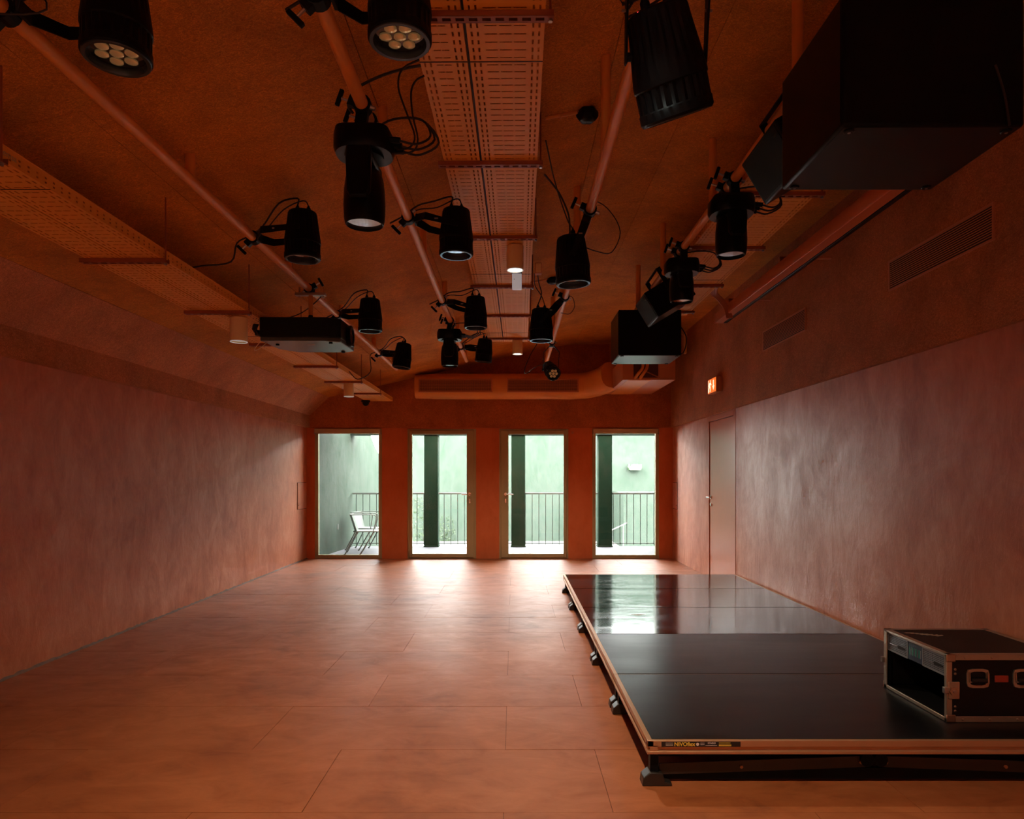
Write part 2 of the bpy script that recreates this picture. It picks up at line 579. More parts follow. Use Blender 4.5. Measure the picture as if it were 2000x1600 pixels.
# back wall: four openings
OPEN = [(-3.246, -2.150), (-1.731, -.611), (-.234, .895), (1.288, 2.376)]
ZO = 2.12
mb = MB()
xs = [XL - .25] + [v for o in OPEN for v in o] + [XR + .25]
for i in range(0, len(xs), 2):
    mb.box((xs[i], YB, -.02), (xs[i + 1], YB + .22, ZO))
mb.box((XL - .25, YB, ZO), (XR + .25, YB + .22, 3.9))
wb = mb.build('wall_back', 'pillar_plaster')
tag(wb, 'deep orange end wall with four tall glazed openings', 'wall', kind='structure')
xj = [BL] + [-.167 + 1.2 * q for q in range(-2, 3)] + [BR]
for a, b in zip(xj, xj[1:]):
    ztop = lambda x: zceil(x) + .01
    poly = [(a + .0015, ZP), (b - .0015, ZP), (b - .0015, ztop(b))]
    for cx, cz in reversed(CEIL[1:-1]):
        if a < cx < b:
            poly.append((cx, cz + .01))
    poly.append((a + .0015, ztop(a)))
    MB().prism(poly, BB, YB + .01, axis=1).build('panel', 'wool_back', wb, smooth=False)
MB().prism([(.02 * math.cos(a) * (1 + .3 * math.sin(3 * a)), .028 * math.sin(a) * (1 + .25 * math.cos(2 * a))) for a in [2 * math.pi * q / 14 for q in range(14)]],
           YB - .003, YB + .01, axis=1, M=Matrix.Translation((.965, 0, 2.06))).build('filler_patch', 'mend_spot', wb)
tag(MB().box((XL - .25, YN - .25, 0), (XR + .25, YN, 3.9)).build('wall_rear', 'wall_plaster'), 'terracotta plaster wall behind the viewer', 'wall', kind='structure')

# ceiling
prof = [(x, z + .035) for x, z in CEIL] + [(XR + .25, 3.9), (XL - .25, 3.9), (XL - .25, 2.335 + .035)]
SKY = (-1.2, .4, -4.4, -2.8)                         # unseen roof opening added behind the viewer for fill daylight
mb = MB().prism(prof, YN - .25, SKY[2], axis=1); mb.prism(prof, SKY[3], YB + .3, axis=1)
for xa, xb in ((XL - .25, SKY[0]), (SKY[1], XR + .25)):
    pts = [(xa, (zceil(max(xa, BL)) + .035))] + [(x, z + .035) for x, z in CEIL if xa < x < xb] + [(xb, zceil(xb) + .035), (xb, 3.9), (xa, 3.9)]
    mb.prism(pts, SKY[2], SKY[3], axis=1)
ce = mb.build('ceiling', 'pillar_plaster', smooth=False)
portal(((SKY[0] + SKY[1]) / 2, (SKY[2] + SKY[3]) / 2, 3.85), SKY[1] - SKY[0], SKY[3] - SKY[2], (0, 0, 0))
w = thing('window_5', 'added unseen roof light giving fill daylight behind the viewer', 'window', ((SKY[0] + SKY[1]) / 2, (SKY[2] + SKY[3]) / 2, 3.86), kind='structure')
MB().box((-.85, -.85, .0), (.85, .85, .008)).build('pane', 'window_glass', w)
tag(ce, 'orange wood-fibre board ceiling folding up from the long wall', 'ceiling', kind='structure')


def ceil_panel(p0, p1, ya, yb, nudge, mat='wool_ceiling'):
    (x0, z0), (x1, z1) = p0, p1
    L = math.hypot(x1 - x0, z1 - z0)
    ux, uz = (x1 - x0) / L, (z1 - z0) / L
    g = .0015
    x0 += ux * g; z0 += uz * g; x1 -= ux * g; z1 -= uz * g
    poly = [(x0, z0 + nudge), (x1, z1 + nudge), (x1 - uz * .036, z1 + ux * .036), (x0 - uz * .036, z0 + ux * .036)]
    MB().prism(poly, ya + .0015, yb - .0015, axis=1).build('panel', mat, ce, smooth=False)


def lerp2(a, b, t):
    return (a[0] + (b[0] - a[0]) * t, a[1] + (b[1] - a[1]) * t)


segs = [(CEIL[0], CEIL[1], 1), (CEIL[1], CEIL[2], 3), (CEIL[2], CEIL[3], 1), (CEIL[3], (BR + .02, 3.499), 1)]
for p, q, nn in segs:
    for c in range(nn):
        a = lerp2(p, q, c / nn); b = lerp2(p, q, (c + 1) / nn)
        y = 2.9 - 2.4 * 3 + (1.2 if c % 2 else 0)
        while y < YB:
            ya, yb = max(y, -1.1), min(y + 2.4, BB)
            if yb - ya > .05:
                ceil_panel(a, b, ya, yb, rnd.uniform(0, .0015), 'wool_slope_lit' if p is CEIL[0] else 'wool_ceiling')
            y += 2.4

# ------------------------------------------------------------------ windows and doors in the end wall
def ring(mb, x0, x1, z0, z1, w, ya, yb, wt=None, wb_=None, wl_=None, wr_=None):
    wt = w if wt is None else wt; wb_ = w if wb_ is None else wb_; wl_ = w if wl_ is None else wl_; wr_ = w if wr_ is None else wr_
    mb.box((x0, ya, z0), (x0 + wl_, yb, z1)); mb.box((x1 - wr_, ya, z0), (x1, yb, z1))
    mb.box((x0 + wl_, ya, z1 - wt), (x1 - wr_, yb, z1)); mb.box((x0 + wl_, ya, z0), (x1 - wr_, yb, z0 + wb_))


for i, lab in ((0, 'fixed full-height window in bronze frame showing the outdoor chair'), (3, 'fixed full-height window in bronze frame near the plain wall door')):
    x0, x1 = OPEN[i]
    w = thing('window_%d' % (1 if i == 0 else 2), lab, 'window', ((x0 + x1) / 2, YB, 0), kind='structure')
    hw = (x1 - x0) / 2
    mb = MB(); ring(mb, -hw, hw, 0, ZO, .055, .0, .07, wt=.05, wb_=.06)
    mb.build('frame', 'frame_bronze', w, bevel=.003)
    MB().box((-hw + .05, .035, .05), (hw - .05, .041, ZO - .04)).build('pane', 'window_glass', w)
    bc = MB().box((-hw + .005, -.055, ZO - .068), (hw - .02, .0, ZO + .002)).build('blind_case', 'blind_case', w, bevel=.008)
    MB().box((-hw + .015, -.045, ZO - .08), (hw - .03, -.035, ZO - .066)).build('blind_bar', 'blind_case', w)
    for sx in (-1, 1):
        MB().box((sx * (hw - .012) - .01, -.05, ZO - .085), (sx * (hw - .012) + .008, -.01, ZO - .06)).build('end_bracket', 'steel', w)

for i, hinge, lab in ((1, -1, 'bronze framed glass door hinged beside the window with the outdoor chair'), (2, 1, 'bronze framed glass door hinged on the side nearest the stage')):
    x0, x1 = OPEN[i]
    w = thing('door_%d' % i, lab, 'door', ((x0 + x1) / 2, YB, 0), kind='structure')
    hw = (x1 - x0) / 2
    lk = -hinge                                     # side of the lock
    mb = MB(); ring(mb, -hw, hw, 0, ZO, .045, -.012, .10, wb_=.02)
    mb.build('frame', 'frame_bronze', w, bevel=.004)
    a0, a1 = -hw + .03, hw - .03
    wl_, wr_ = (.045, .12) if lk > 0 else (.12, .045)
    mb = MB(); ring(mb, a0, a1, .022, ZO - .03, .05, -.03, .05, wt=.055, wb_=.055, wl_=wl_, wr_=wr_)
    mb.build('leaf_frame', 'frame_bronze', w, bevel=.006)
    mb = MB(); ring(mb, a0 + wl_ - .012, a1 - wr_ + .012, .068, ZO - .075, .015, -.02, .0)
    mb.build('glazing_bead', 'frame_bronze', w)
    MB().box((a0 + wl_ - .005, .012, .07), (a1 - wr_ + .005, .018, ZO - .08)).build('pane', 'window_glass', w)
    hx = lk * (hw - .105)
    h = MB()
    h.cyl((hx, -.03, 1.055), (hx, -.085, 1.055), .010, 12); h.cyl((hx + lk * .012, -.08, 1.055), (hx - lk * .125, -.08, 1.05), .010, 12)
    hd = h.build('handle', 'chrome', w)
    MB().cyl((hx, -.028, 1.055), (hx, -.04, 1.055), .024, 16).build('rose', 'chrome', hd)
    MB().cbox((hx, -.034, .945), (.032, .010, .075)).build('lock_plate', 'chrome', w, bevel=.006)
    for hz in (.12, .25, .98, 1.72, 1.88):
        if hz in (.25, 1.88) and hinge > 0 and hz == .25:
            continue
        hb = MB(); hb.cyl((hinge * (hw - .022), -.028, hz), (hinge * (hw - .022), -.028, hz + .1), .009, 10)
        hb.build('hinge', 'frame_bronze', w)
    for bx in (-.34, .36):
        MB().cyl((bx, -.012, ZO - .012), (bx, -.03, ZO - .012), .006, 8).build('frame_bolt', 'chrome', w)

for (x0, x1) in OPEN:
    portal(((x0 + x1) / 2, YB + .18, ZO / 2 + .03), x1 - x0 - .1, ZO - .1, (R(-90), 0, 0))

for sx, X, nm, lab in ((-1, XL, 'window_3', 'added unseen glazing for fill daylight in the plain plaster wall behind the viewer'), (1, XR, 'window_4', 'added unseen glazing for fill daylight in the stage wall behind the viewer')):
    w = thing(nm, lab, 'window', (X + sx * .1, (SW0 + SW1) / 2, 0), kind='structure')  # side glazing added out of view to bring in more daylight
    hl = (SW1 - SW0) / 2
    mb = MB()
    for yy in (-hl, -hl / 3, hl / 3, hl - .05):
        mb.box((-.03, yy, 0), (.03, yy + .05, SWZ))
    mb.box((-.03, -hl, 0), (.03, hl, .05)); mb.box((-.03, -hl, SWZ - .05), (.03, hl, SWZ))
    mb.build('frame', 'frame_bronze', w)
    for q in range(3):
        MB().box((-.003, -hl + .05 + q * hl * 2 / 3, .05), (.003, -hl + (q + 1) * hl * 2 / 3, SWZ - .05)).build('pane', 'window_glass', w)
    portal((X + sx * .2, (SW0 + SW1) / 2, SWZ / 2), SWZ - .05, SW1 - SW0 - .1, (0, R(90) * sx, 0))

# flush door in the right wall
w = thing('door_3', 'plain painted flush door set in the plaster wall beyond the stage', 'door', (XR, (D0 + D1) / 2, 0), kind='structure')
hd_ = (D1 - D0) / 2
mb = MB()
mb.box((-.004, -hd_, 0), (.10, -hd_ + .075, ZP - .005)); mb.box((-.004, hd_ - .03, 0), (.10, hd_, ZP - .005)); mb.box((-.004, -hd_ + .075, DZ), (.10, hd_ - .03, ZP - .005))
mb.build('frame', 'door_paint', w, bevel=.003)
MB().box((.008, -hd_ + .08, .008), (.05, hd_ - .034, DZ - .006)).build('leaf', 'door_paint', w, bevel=.002)
MB().box((.03, -hd_ + .07, .0), (.12, hd_ - .028, DZ)).build('shadow_gap', 'joint_dark', w)
h = MB(); yy = hd_ - .10
h.cyl((.01, yy, 1.07), (-.055, yy, 1.07), .010, 12); h.cyl((-.05, yy + .012, 1.07), (-.05, yy - .12, 1.07), .010, 12)
h = h.build('handle', 'chrome', w)
MB().cyl((.008, yy, 1.07), (-.004, yy, 1.07), .025, 16).build('rose', 'chrome', h)
MB().cyl((.008, yy, .975), (-.004, yy, .975), .022, 16).build('keyhole_rose', 'chrome', w)

# small access hatches in the side walls beside the windows
for sx, X, dlo, dhi, lab in ((1, XL, 10.66, 11.12, 'small painted access hatch in the plaster beside the chair window'),
                             (-1, XR, 10.82, 11.12, 'small painted access hatch in the plaster next to the far corner window')):
    t_ = thing('access_hatch', lab, 'hatch', (X, (dlo + dhi) / 2, 1.035))
    hl = (dhi - dlo) / 2
    MB().box((sx * .0005, -hl, -.215), (sx * .003, hl, .215)).build('shadow_gap', 'joint_dark', t_)
    MB().box((sx * .0005, -hl + .008, -.207), (sx * .010, hl - .008, .207)).build('cover', 'door_paint', t_, bevel=.002)
    MB().cyl((sx * .009, -hl + .05, -.15), (sx * .013, -hl + .05, -.15), .009, 10).build('lock', 'dark_slot', t_)

# ------------------------------------------------------------------ outside: balcony, garden walls
tag(MB().box((-3.6, YB + .05, -.2), (3.2, 13.14, .0)).build('balcony', 'balcony_paving'), 'pale grey balcony slab outside the glass doors', 'balcony', kind='structure')
tag(MB().box((-16, -14, -.8), (16, 26, -.46)).build('ground', 'courtyard_paving'), 'pale courtyard paving below the balcony', 'ground', kind='structure')
# garden wall with a swooping top along the left of the balcony
pr = [(11.35, -.6), (11.35, 3.6), (13.3, 3.5), (13.75, 3.1), (14.0, 2.62), (14.25, 2.205), (14.55, 1.97), (14.93, 1.80), (15.6, 1.62), (17.2, 1.5), (17.2, -.6)]
vs = []; 
for off in (0, -.22):
    for yy, zz in pr:
        vs.append((-3.2 + .0857 * (yy - 11.7) + off, yy, zz))
n = len(pr)
fs = [tuple(range(n)), tuple(range(n, 2 * n))[::-1]] + [(i, n + i, n + (i + 1) % n, (i + 1) % n) for i in range(n)]
gw = MB().add(vs, fs).build('wall_garden', 'green_plaster', smooth=False)
tag(gw, 'pale green garden wall with a swooping top edge', 'wall', kind='structure')
MB().cbox((-3.155, 12.25, .44), (.012, .06, .10)).build('outlet', 'white_paint', gw)
tag(MB().box((-2.95, 19.0, -.6), (9, 19.3, 3.4)).build('wall_courtyard', 'green_plaster'), 'pale green courtyard wall behind the railing', 'wall', kind='structure')
tag(MB().box((2.74, 17.0, -.6), (6.5, 19.0, .93)).build('wall_stair', 'green_plaster'), 'low pale green stair wall beyond the railing', 'wall', kind='structure')
tag(MB().box((2.74, YB + .22, -.2), (3.2, 13.3, 3.0)).build('wall_balcony', 'green_plaster'), 'pale green side wall closing the balcony', 'wall', kind='structure')
tag(MB().box((-3.4, YB + .22, 2.5), (2.74, 12.15, 2.66)).build('added_eave', 'green_plaster', bevel=.01), 'added unseen pale green overhang blocking steep sky light above the glass doors', 'added_eave', kind='structure')  # slab added out of view to cut steep sky light on the floor
tag(MB().box((-3.3, 12.93, 2.13), (2.74, 13.2, 2.4)).build('beam', 'green_plaster', bevel=.01), 'pale green beam over the balcony columns', 'beam', kind='structure')
for x, lab in ((-1.565, 'dark green balcony column seen through the glass door beside the chair window'), (.09, 'dark green balcony column seen through the glass door next to the stage side'),
               (1.74, 'dark green balcony column seen through the corner window by the plain door')):
    c = thing('column', lab, 'column', (x, 13.08, 0), group='dark green balcony columns')
    MB().cbox((0, 0, 1.065), (.265, .26, 2.13)).build('shaft', 'green_paint', c, bevel=.012)
    MB().cbox((0, 0, .012), (.285, .28, .024)).build('foot', 'green_paint', c, bevel=.005)
ra = thing('railing', 'pale green balcony railing with thin upright bars', 'railing', (0, 13.02, 0))
MB().box((-3.07, -.022, 1.0), (2.73, .022, 1.035)).build('top_rail', 'pale_green_metal', ra, bevel=.004)
MB().box((-3.07, -.012, .06), (2.73, .012, .075)).build('bottom_rail', 'green_metal', ra)
bal = None
for q in range(45):
    x = -3.0 + .129 * q
    if x > 2.7:
        break
    if bal is None:
        bal = MB().cbox((0, 0, .52), (.012, .012, .96)).build('baluster', 'green_metal', ra, loc=(x, 0, 0))
    else:
        link_copy(bal, ra, (x, 0, 0))


def outdoor_chair(loc, rz, lab):
    c = thing('garden_chair', lab, 'chair', loc, rot=(0, 0, rz), group='pale green metal chairs on the balcony')
    mb = MB(); vs = []; fs = []                      # bent sheet backrest, leaning back (towards -x)
    for i in range(9):
        a = -1 + i / 4
        yb_ = a * .16; yt_ = a * .20
        cx = .045 * a * a
        vs += [(-.20 + cx, yb_, .40), (-.29 + cx, yt_, .69), (-.208 + cx, yb_, .40), (-.298 + cx, yt_, .69)]
        if i:
            o = 4 * (i - 1)
            fs += [(o, o + 4, o + 5, o + 1), (o + 2, o + 3, o + 7, o + 6), (o + 1, o + 5, o + 7, o + 3), (o, o + 2, o + 6, o + 4)]
    fs += [(0, 1, 3, 2), (32, 34, 35, 33)]
    mb.add(vs, fs).build('backrest', 'pale_green_metal', c)
    MB().prism([(-.22, -.18), (.18, -.2), (.21, -.17), (.21, .17), (.18, .2), (-.22, .18)], .385, .405).build('seat', 'pale_green_metal', c, bevel=.006)
    for s in (-1, 1):
        MB().tube([(-.27, s * .19, .68), (-.1, s * .245, .69), (.14, s * .245, .68), (.17, s * .235, .60), (.12, s * .2, .40)], .008, 8).build('armrest', 'pale_green_metal', c)
        l = MB().cyl((.13, s * .19, .39), (.02 - .12, s * .22, .0), .012, 10).build('leg', 'pale_green_metal', c)
        MB().cyl((-.10, s * .22, .0), (-.10, s * .22, .02), .016, 10).build('foot', 'green_metal', l)
        l = MB().cyl((-.15, s * .18, .39), (-.36, s * .21, .0), .012, 10).build('leg', 'pale_green_metal', c)
        MB().cyl((-.36, s * .21, .0), (-.36, s * .21, .02), .016, 10).build('foot', 'green_metal', l)
    return c


outdoor_chair((-2.56, 11.92, 0), R(8), 'pale green metal balcony chair standing nearest the window glass')
outdoor_chair((-2.66, 12.55, 0), R(-12), 'pale green metal balcony chair standing against the railing behind another chair')

# planting and small fixtures on the courtyard wall
mb = MB()
for (xa, xb, za, zb, nn) in ((-2.78, -2.42, -.46, .75, 150), (-2.08, -1.62, -.46, .22, 150)):
    for q in range(nn):
        u = rnd.random(); x = xa + (xb - xa) * rnd.random(); z = za + (zb - za) * u * u ** .3
        s_ = rnd.uniform(.018, .04); a = rnd.uniform(0, 6.28); yy = 18.97 - rnd.uniform(0, .12)
        M = Matrix.Translation((x, yy, z)) @ Euler((rnd.uniform(-.6, .6), a, rnd.uniform(-.6, .6))).to_matrix().to_4x4()
        mb.add([(-s_, 0, 0), (0, 0, -s_ * .5), (s_, 0, 0), (0, .004, s_ * .5)], [(0, 1, 2, 3)], M)
tag(mb.build('ivy', 'leaf'), 'sparse ivy leaves climbing the courtyard wall', 'ivy', kind='stuff')
c = thing('wall_planter', 'small bright green wall planter with white blooms on the courtyard wall', 'planter', (3.35, 18.9, 1.56))
MB().prism([(-.19, .04), (-.15, -.05), (.15, -.05), (.19, .04)], -.1, .1, axis=1).build('trough', 'planter_green', c)
mb = MB()
for q in range(9):
    mb.prism([(-.03, 0), (.03, 0), (.012, .09), (-.012, .085)], -.01, .01, axis=1, M=Matrix.Translation((-.16 + .04 * q, rnd.uniform(-.05, .05), .03)) @ Matrix.Rotation(rnd.uniform(-.7, .7), 4, 'Y'))
mb.build('blooms', 'white_paint', c)
hr = thing('handrail', 'thin white stair handrail sloping beyond the railing', 'handrail', (2.5, 16.8, -.46))
MB().tube([(-.35, 0, .35), (.30, 0, .66)], .016, 8, smooth=1).build('rail', 'white_paint', hr)
for x in (-.3, -.05, .2):
    MB().cyl((x, 0, 0), (x, 0, .37 + .48 * (x + .3)), .010, 8).build('post', 'white_paint', hr)

# ------------------------------------------------------------------ stage: five 2 x 1 m decks
SX0, SX1, SZ, SY0 = .580, 2.580, .204, 2.95
DECKW = ['nearest stage deck carrying the open rack case and the yellow sticker', 'second stage deck from the rack case, matt black top', 'middle stage deck, black top with a dried scuff near its centre',
         'fourth stage deck from the rack case, glossy with window reflections', 'last stage deck beside the plain wall door, glossy black top']
foot_m = None
for q in range(5):
    y0 = SY0 + q * 1.0 + .003; y1 = SY0 + (q + 1) * 1.0 - .003
    cx, cy = (SX0 + SX1) / 2, (y0 + y1) / 2
    hx, hy = 1.0, (y1 - y0) / 2
    dk = thing('stage_deck', DECKW[q], 'stage deck', (cx, cy, 0), group='stage decks set in a row')
    MB().box((-hx + .022, -hy + (.022 if q == 0 else .004), SZ - .022), (hx - .022, hy - .004, SZ + .0008)).build('deck_board', 'stage_top_worn' if q < 2 else 'stage_top_gloss', dk)
    # aluminium edge profile: lip, web, groove, bottom flange
    pf = [(0, 0), (0, -.026), (.010, -.030), (.010, -.042), (-.002, -.046), (-.002, -.058), (.045, -.060), (.045, -.020), (.026, -.020), (.026, -.001)]
    def edge(p0, p1, inward):
        m_ = MB()
        p0 = Vector(p0); p1 = Vector(p1); inw = Vector(inward)
        n = len(pf)
        vs = [p + inw * a + Vector((0, 0, b)) for p in (p0, p1) for a, b in pf]
        m_.add(vs, [tuple(range(n)), tuple(range(n, 2 * n))[::-1]] + [(i, n + i, n + (i + 1) % n, (i + 1) % n) for i in range(n)])
        m_.build('edge_profile', 'alu', dk, bevel=.0012)
    edge((-hx, -hy, SZ), (-hx, hy, SZ), (1, 0, 0)); edge((hx, hy, SZ), (hx, -hy, SZ), (-1, 0, 0))
    edge((-hx, -hy, SZ), (hx, -hy, SZ), (0, 1, 0)) if q == 0 else None
    if q == 4:
        edge((hx, hy, SZ), (-hx, hy, SZ), (0, -1, 0))
    if q:
        MB().box((-hx + .03, -hy, SZ - .06), (hx - .03, -hy + .03, SZ - .002)).build('edge_beam', 'alu', dk)
    # folded scissor legs
    for yy, vis in ((-hy + .05, True), (hy - .08, False)):
        for s in (-1, 1):
            MB().bar((s * (hx - .06), yy, .062), (s * .035, yy, .095), .008, .050, up=(0, 0, 1)).build('leg', 'leg_paint', dk, bevel=.002)
            if q == 0 and vis:
                for bx, bz in ((hx - .42, .074), (.055, .093)):
                    MB().cyl((s * bx, yy - .004, bz), (s * bx, yy - .012, bz), .0075, 6).build('bolt', 'alu', dk)
        MB().box((-hx + .05, yy + .012, .012), (hx - .05, yy + .03, .06)).build('cross_member', 'black_metal', dk)
        MB().box((-hx + .06, yy + .03, .105), (hx - .06, yy + .06, SZ - .05)).build('under_beam', 'black_metal', dk)
    MB().box((-hx + .07, -hy + .08, .11), (hx - .07, hy - .1, SZ - .03)).build('under_frame', 'black_metal', dk)
    for sx in (-1, 1):
        for sy in (-1, 1):
            fx, fy = sx * (hx - .035), sy * (hy - .05)
            if foot_m is None:
                b_ = MB()
                b_.prism([(-.055, 0), (.075, 0), (.075, .012), (.045, .018), (.035, .055), (-.02, .06), (-.05, .035)], -.035, .035, axis=1)
                foot_m = b_.build('foot', 'leg_paint', dk, bevel=.004, loc=(fx, fy, 0))
            else:
                f_ = link_copy(foot_m, dk, (fx, fy, 0))
                f_.scale = (-sx, 1, 1)
            MB().box((fx - .018, fy - .022, .04), (fx + .018, fy + .022, SZ - .05)).build('corner_post', 'black_metal', dk)
    if q == 0:
        foot_m.scale = (1, 1, 1)
        for s in (-1, 1):
            MB().cyl((s * .03, -hy + .035, .105), (s * .03, -hy + .055, .105), .03, 16).build('pivot_plate', 'black_metal', dk)
        # manufacturer sticker on the front edge
        st_x = -hx + .06
        st = MB().box((st_x, -hy - .0012, SZ - .0255), (st_x + .342, -hy, SZ - .0035)).build('sticker', 'dark_slot', dk)

        def word(txt, x, z, size, mat):
            cu = bpy.data.curves.new('lettering', 'FONT')
            cu.body = txt; cu.size = size; cu.extrude = .0003; cu.offset = size * .02
            cu.materials.append(MATS[mat])
            o = text_mesh(cu)
            o.parent = st; o.location = (x, -hy - .0016, z); o.rotation_euler = (R(90), 0, 0)
        word('NIVOflex', st_x + .055, SZ - .0215, .023, 'sticker_yellow')
        word('STAIRO', st_x + .200, SZ - .0125, .010, 'sticker_white')
        MB().cyl((st_x + .156, -hy - .001, SZ - .0145), (st_x + .156, -hy - .0018, SZ - .0145), .0065, 14).build('emblem', 'sticker_white', st)
        ln = MB()
        for (a, b, z) in ((.018, .05, .0085), (.018, .05, .0135), (.018, .05, .0185), (.168, .186, .0085), (.168, .186, .0125), (.168, .186, .0165), (.19, .24, .019)):
            ln.box((st_x + a, -hy - .0016, SZ - z - .0012), (st_x + b, -hy - .0010, SZ - z))
        ln.build('fine_print', 'sticker_white', st)
        ln = MB()
        for (a, b, z) in ((.248, .298, .0075), (.248, .302, .0195), (.248, .302, .0155)):
            ln.box((st_x + a, -hy - .0016, SZ - z - .0028), (st_x + b, -hy - .0010, SZ - z))
        ln.build('fine_print', 'sticker_yellow', st)
    if q == 2:
        MB().prism([(-.55 + .05 * math.cos(a) * (1 + .4 * math.sin(3 * a)), .18 + .018 * math.sin(a)) for a in [6.283 * r_ / 16 for r_ in range(16)]], SZ + .0008, SZ + .0014).build('scuff', 'scuff', dk)

# ------------------------------------------------------------------ rack flight case on the stage
CX, CY0, CY1, CX1, CH = 2.012, 3.17, 3.71, 2.57, .316
ca = thing('rack_case', 'open black rack flight case with aluminium edges on the stage', 'flight case', (CX, CY0, SZ + .001))
LX, LY = CX1 - CX, CY1 - CY0
E = .028
for (a, b, m_) in (((.01, .004, E * .6), (LX, .012, CH - E * .6), 'case_ply'), ((.01, LY - .012, E * .6), (LX, LY - .004, CH - E * .6), 'case_ply'),
                   ((LX - .012, .01, .01), (LX - .004, LY - .01, CH - .01), 'case_ply')):
    MB().box(a, b).build('side_panel', m_, ca)
MB().box((.01, .008, .004), (LX - .006, LY - .008, .014)).build('floor_panel', 'case_ply', ca)
MB().box((.012, .006, CH - .010), (LX - .004, LY - .006, CH - .002)).build('lid_panel', 'case_top', ca)
# scuff on lid
mb = MB()
for q in range(7):
    x = .06 + .02 * q; 
    mb.prism([(x, LY - .08 - .012 * q - .02 * rnd.random()), (x + .05, LY - .09 - .008 * q), (x + .045, LY - .10 - .010 * q), (x + .004, LY - .105 - .012 * q)], CH - .002, CH - .0012)
mb.build('scuff', 'scuff', ca)


def lbar(p0, p1, size, name='edge_bar'):
    MB().box(p0, p1).build(name, 'alu_case', ca, bevel=.003)


for yy0, yy1 in ((0, .004), (LY - .004, LY)):
    lbar((0, yy0, 0), (LX, yy1, E), 0); lbar((0, yy0, CH - E), (LX, yy1, CH), 0)
    lbar((0, yy0, E), (.026, yy1, CH - E), 0)
for zz0, zz1 in ((0, .006), (CH - .003, CH)):
    lbar((0, 0, zz0), (.03, LY, zz1), 0); lbar((LX - .03, 0, zz0), (LX, LY, zz1), 0)
    lbar((.0, 0, zz0), (LX, .028, zz1), 0); lbar((0, LY - .028, zz0), (LX, LY, zz1), 0)
lbar((0, .0, 0), (.006, LY, .020), 0, 'front_rail'); lbar((0, .0, CH - .014), (.006, LY, CH), 0, 'front_rail')
lbar((0, 0, .0), (.006, .020, CH), 0, 'front_rail'); lbar((0, LY - .030, .0), (.006, LY, CH), 0, 'front_rail')
for zz in (0, CH):
    for yy in (0, LY):
        s = 1 if zz == 0 else -1; sy = 1 if yy == 0 else -1
        MB().box((-.002, yy - sy * .002, zz - s * .0015), (.042, yy + sy * .006, zz + s * .036)).build('corner_cap', 'brass_rivet', ca, bevel=.004)


def rivet(x, z, y=-.004, r=.006):
    MB().lathe([(r, 0), (r * .8, .002), (.001, .0032)], 10, Matrix.Translation((x, y + .004, z)) @ Matrix.Rotation(R(90), 4, 'X')).build('rivet', 'brass_rivet', ca)


for x in (.075, .20, .33, .46):
    rivet(x, .014); rivet(x + .01, CH - .014); 
for z in (.245, .225, .072, .052):
    rivet(.042, z, y=.0, r=.0065)
# recessed spring handles on the near long side
for hx_ in (.145, .36):
    hm = MB()
    hp = []
    for a in range(16):
        an = 2 * math.pi * a / 16
        hp.append((hx_ + .052 * math.copysign(min(1, abs(math.cos(an)) * 1.25), math.cos(an)), .205 + .044 * math.copysign(min(1, abs(math.sin(an)) * 1.25), math.sin(an))))
    hi = [(hx_ + (x - hx_) * .74, .205 + (z - .205) * .72) for x, z in hp]
    vs = [(x, -.003, z) for x, z in hp] + [(x, -.003, z) for x, z in hi] + [(x, .016, z) for x, z in hi] + [(x, .004, z) for x, z in hp]
    n = 16
    fs = [(i, (i + 1) % n, n + (i + 1) % n, n + i) for i in range(n)] + [(n + i, n + (i + 1) % n, 2 * n + (i + 1) % n, 2 * n + i) for i in range(n)] + [(3 * n + i, 3 * n + (i + 1) % n, (i + 1) % n, i) for i in range(n)]
    hdl = hm.add(vs, fs).build('handle', 'alu_case', ca)
    MB().box((hx_ - .04, .013, .172), (hx_ + .04, .015, .238)).build('recess', 'case_ply', hdl)
    g = MB(); g.tube([(hx_ - .042, -.004, .234), (hx_ - .042, -.008, .19), (hx_ + .042, -.008, .19), (hx_ + .042, -.004, .234)], .0045, 8, smooth=1)
    g.build('bail', 'brass_rivet', hdl)
    MB().cyl((hx_ - .034, -.008, .196), (hx_ + .034, -.008, .196), .011, 12).build('grip', 'dark_slot', hdl)
    MB().box((hx_ - .034, .008, .215), (hx_ + .034, .012, .232)).build('back_plate', 'alu_case', hdl)
MB().box((.224, -.0005, .186), (.288, .004, .218)).build('maker_plate', 'red_plate', ca, bevel=.004)
# butterfly latches at the open front
for ly, near in ((0, True), (LY, False)):
    s = -1 if near else 1
    lt = MB().box((.006, ly + s * .004, .108), (.060, ly - s * .004, .190)).build('latch', 'alu_case', ca, bevel=.006)
    MB().cyl((.028, ly + s * .003, .148), (.028, ly + s * .014, .148), .021, 6).build('latch_turn', 'brass_rivet', lt)
    MB().cyl((.028, ly + s * .013, .148), (.028, ly + s * .018, .148), .008, 12).build('latch_stud', 'steel', lt)
    MB().box((-.014, ly - s * .012, .135), (.010, ly + s * .008, .165)).build('latch_hook', 'steel', lt, bevel=.003)
MB().box((.018, .012, .014), (.026, .030, CH - .012)).build('rack_rail', 'black_metal', ca)
MB().box((.018, LY - .030, .014), (.026, LY - .012, CH - .012)).build('rack_rail', 'black_metal', ca)
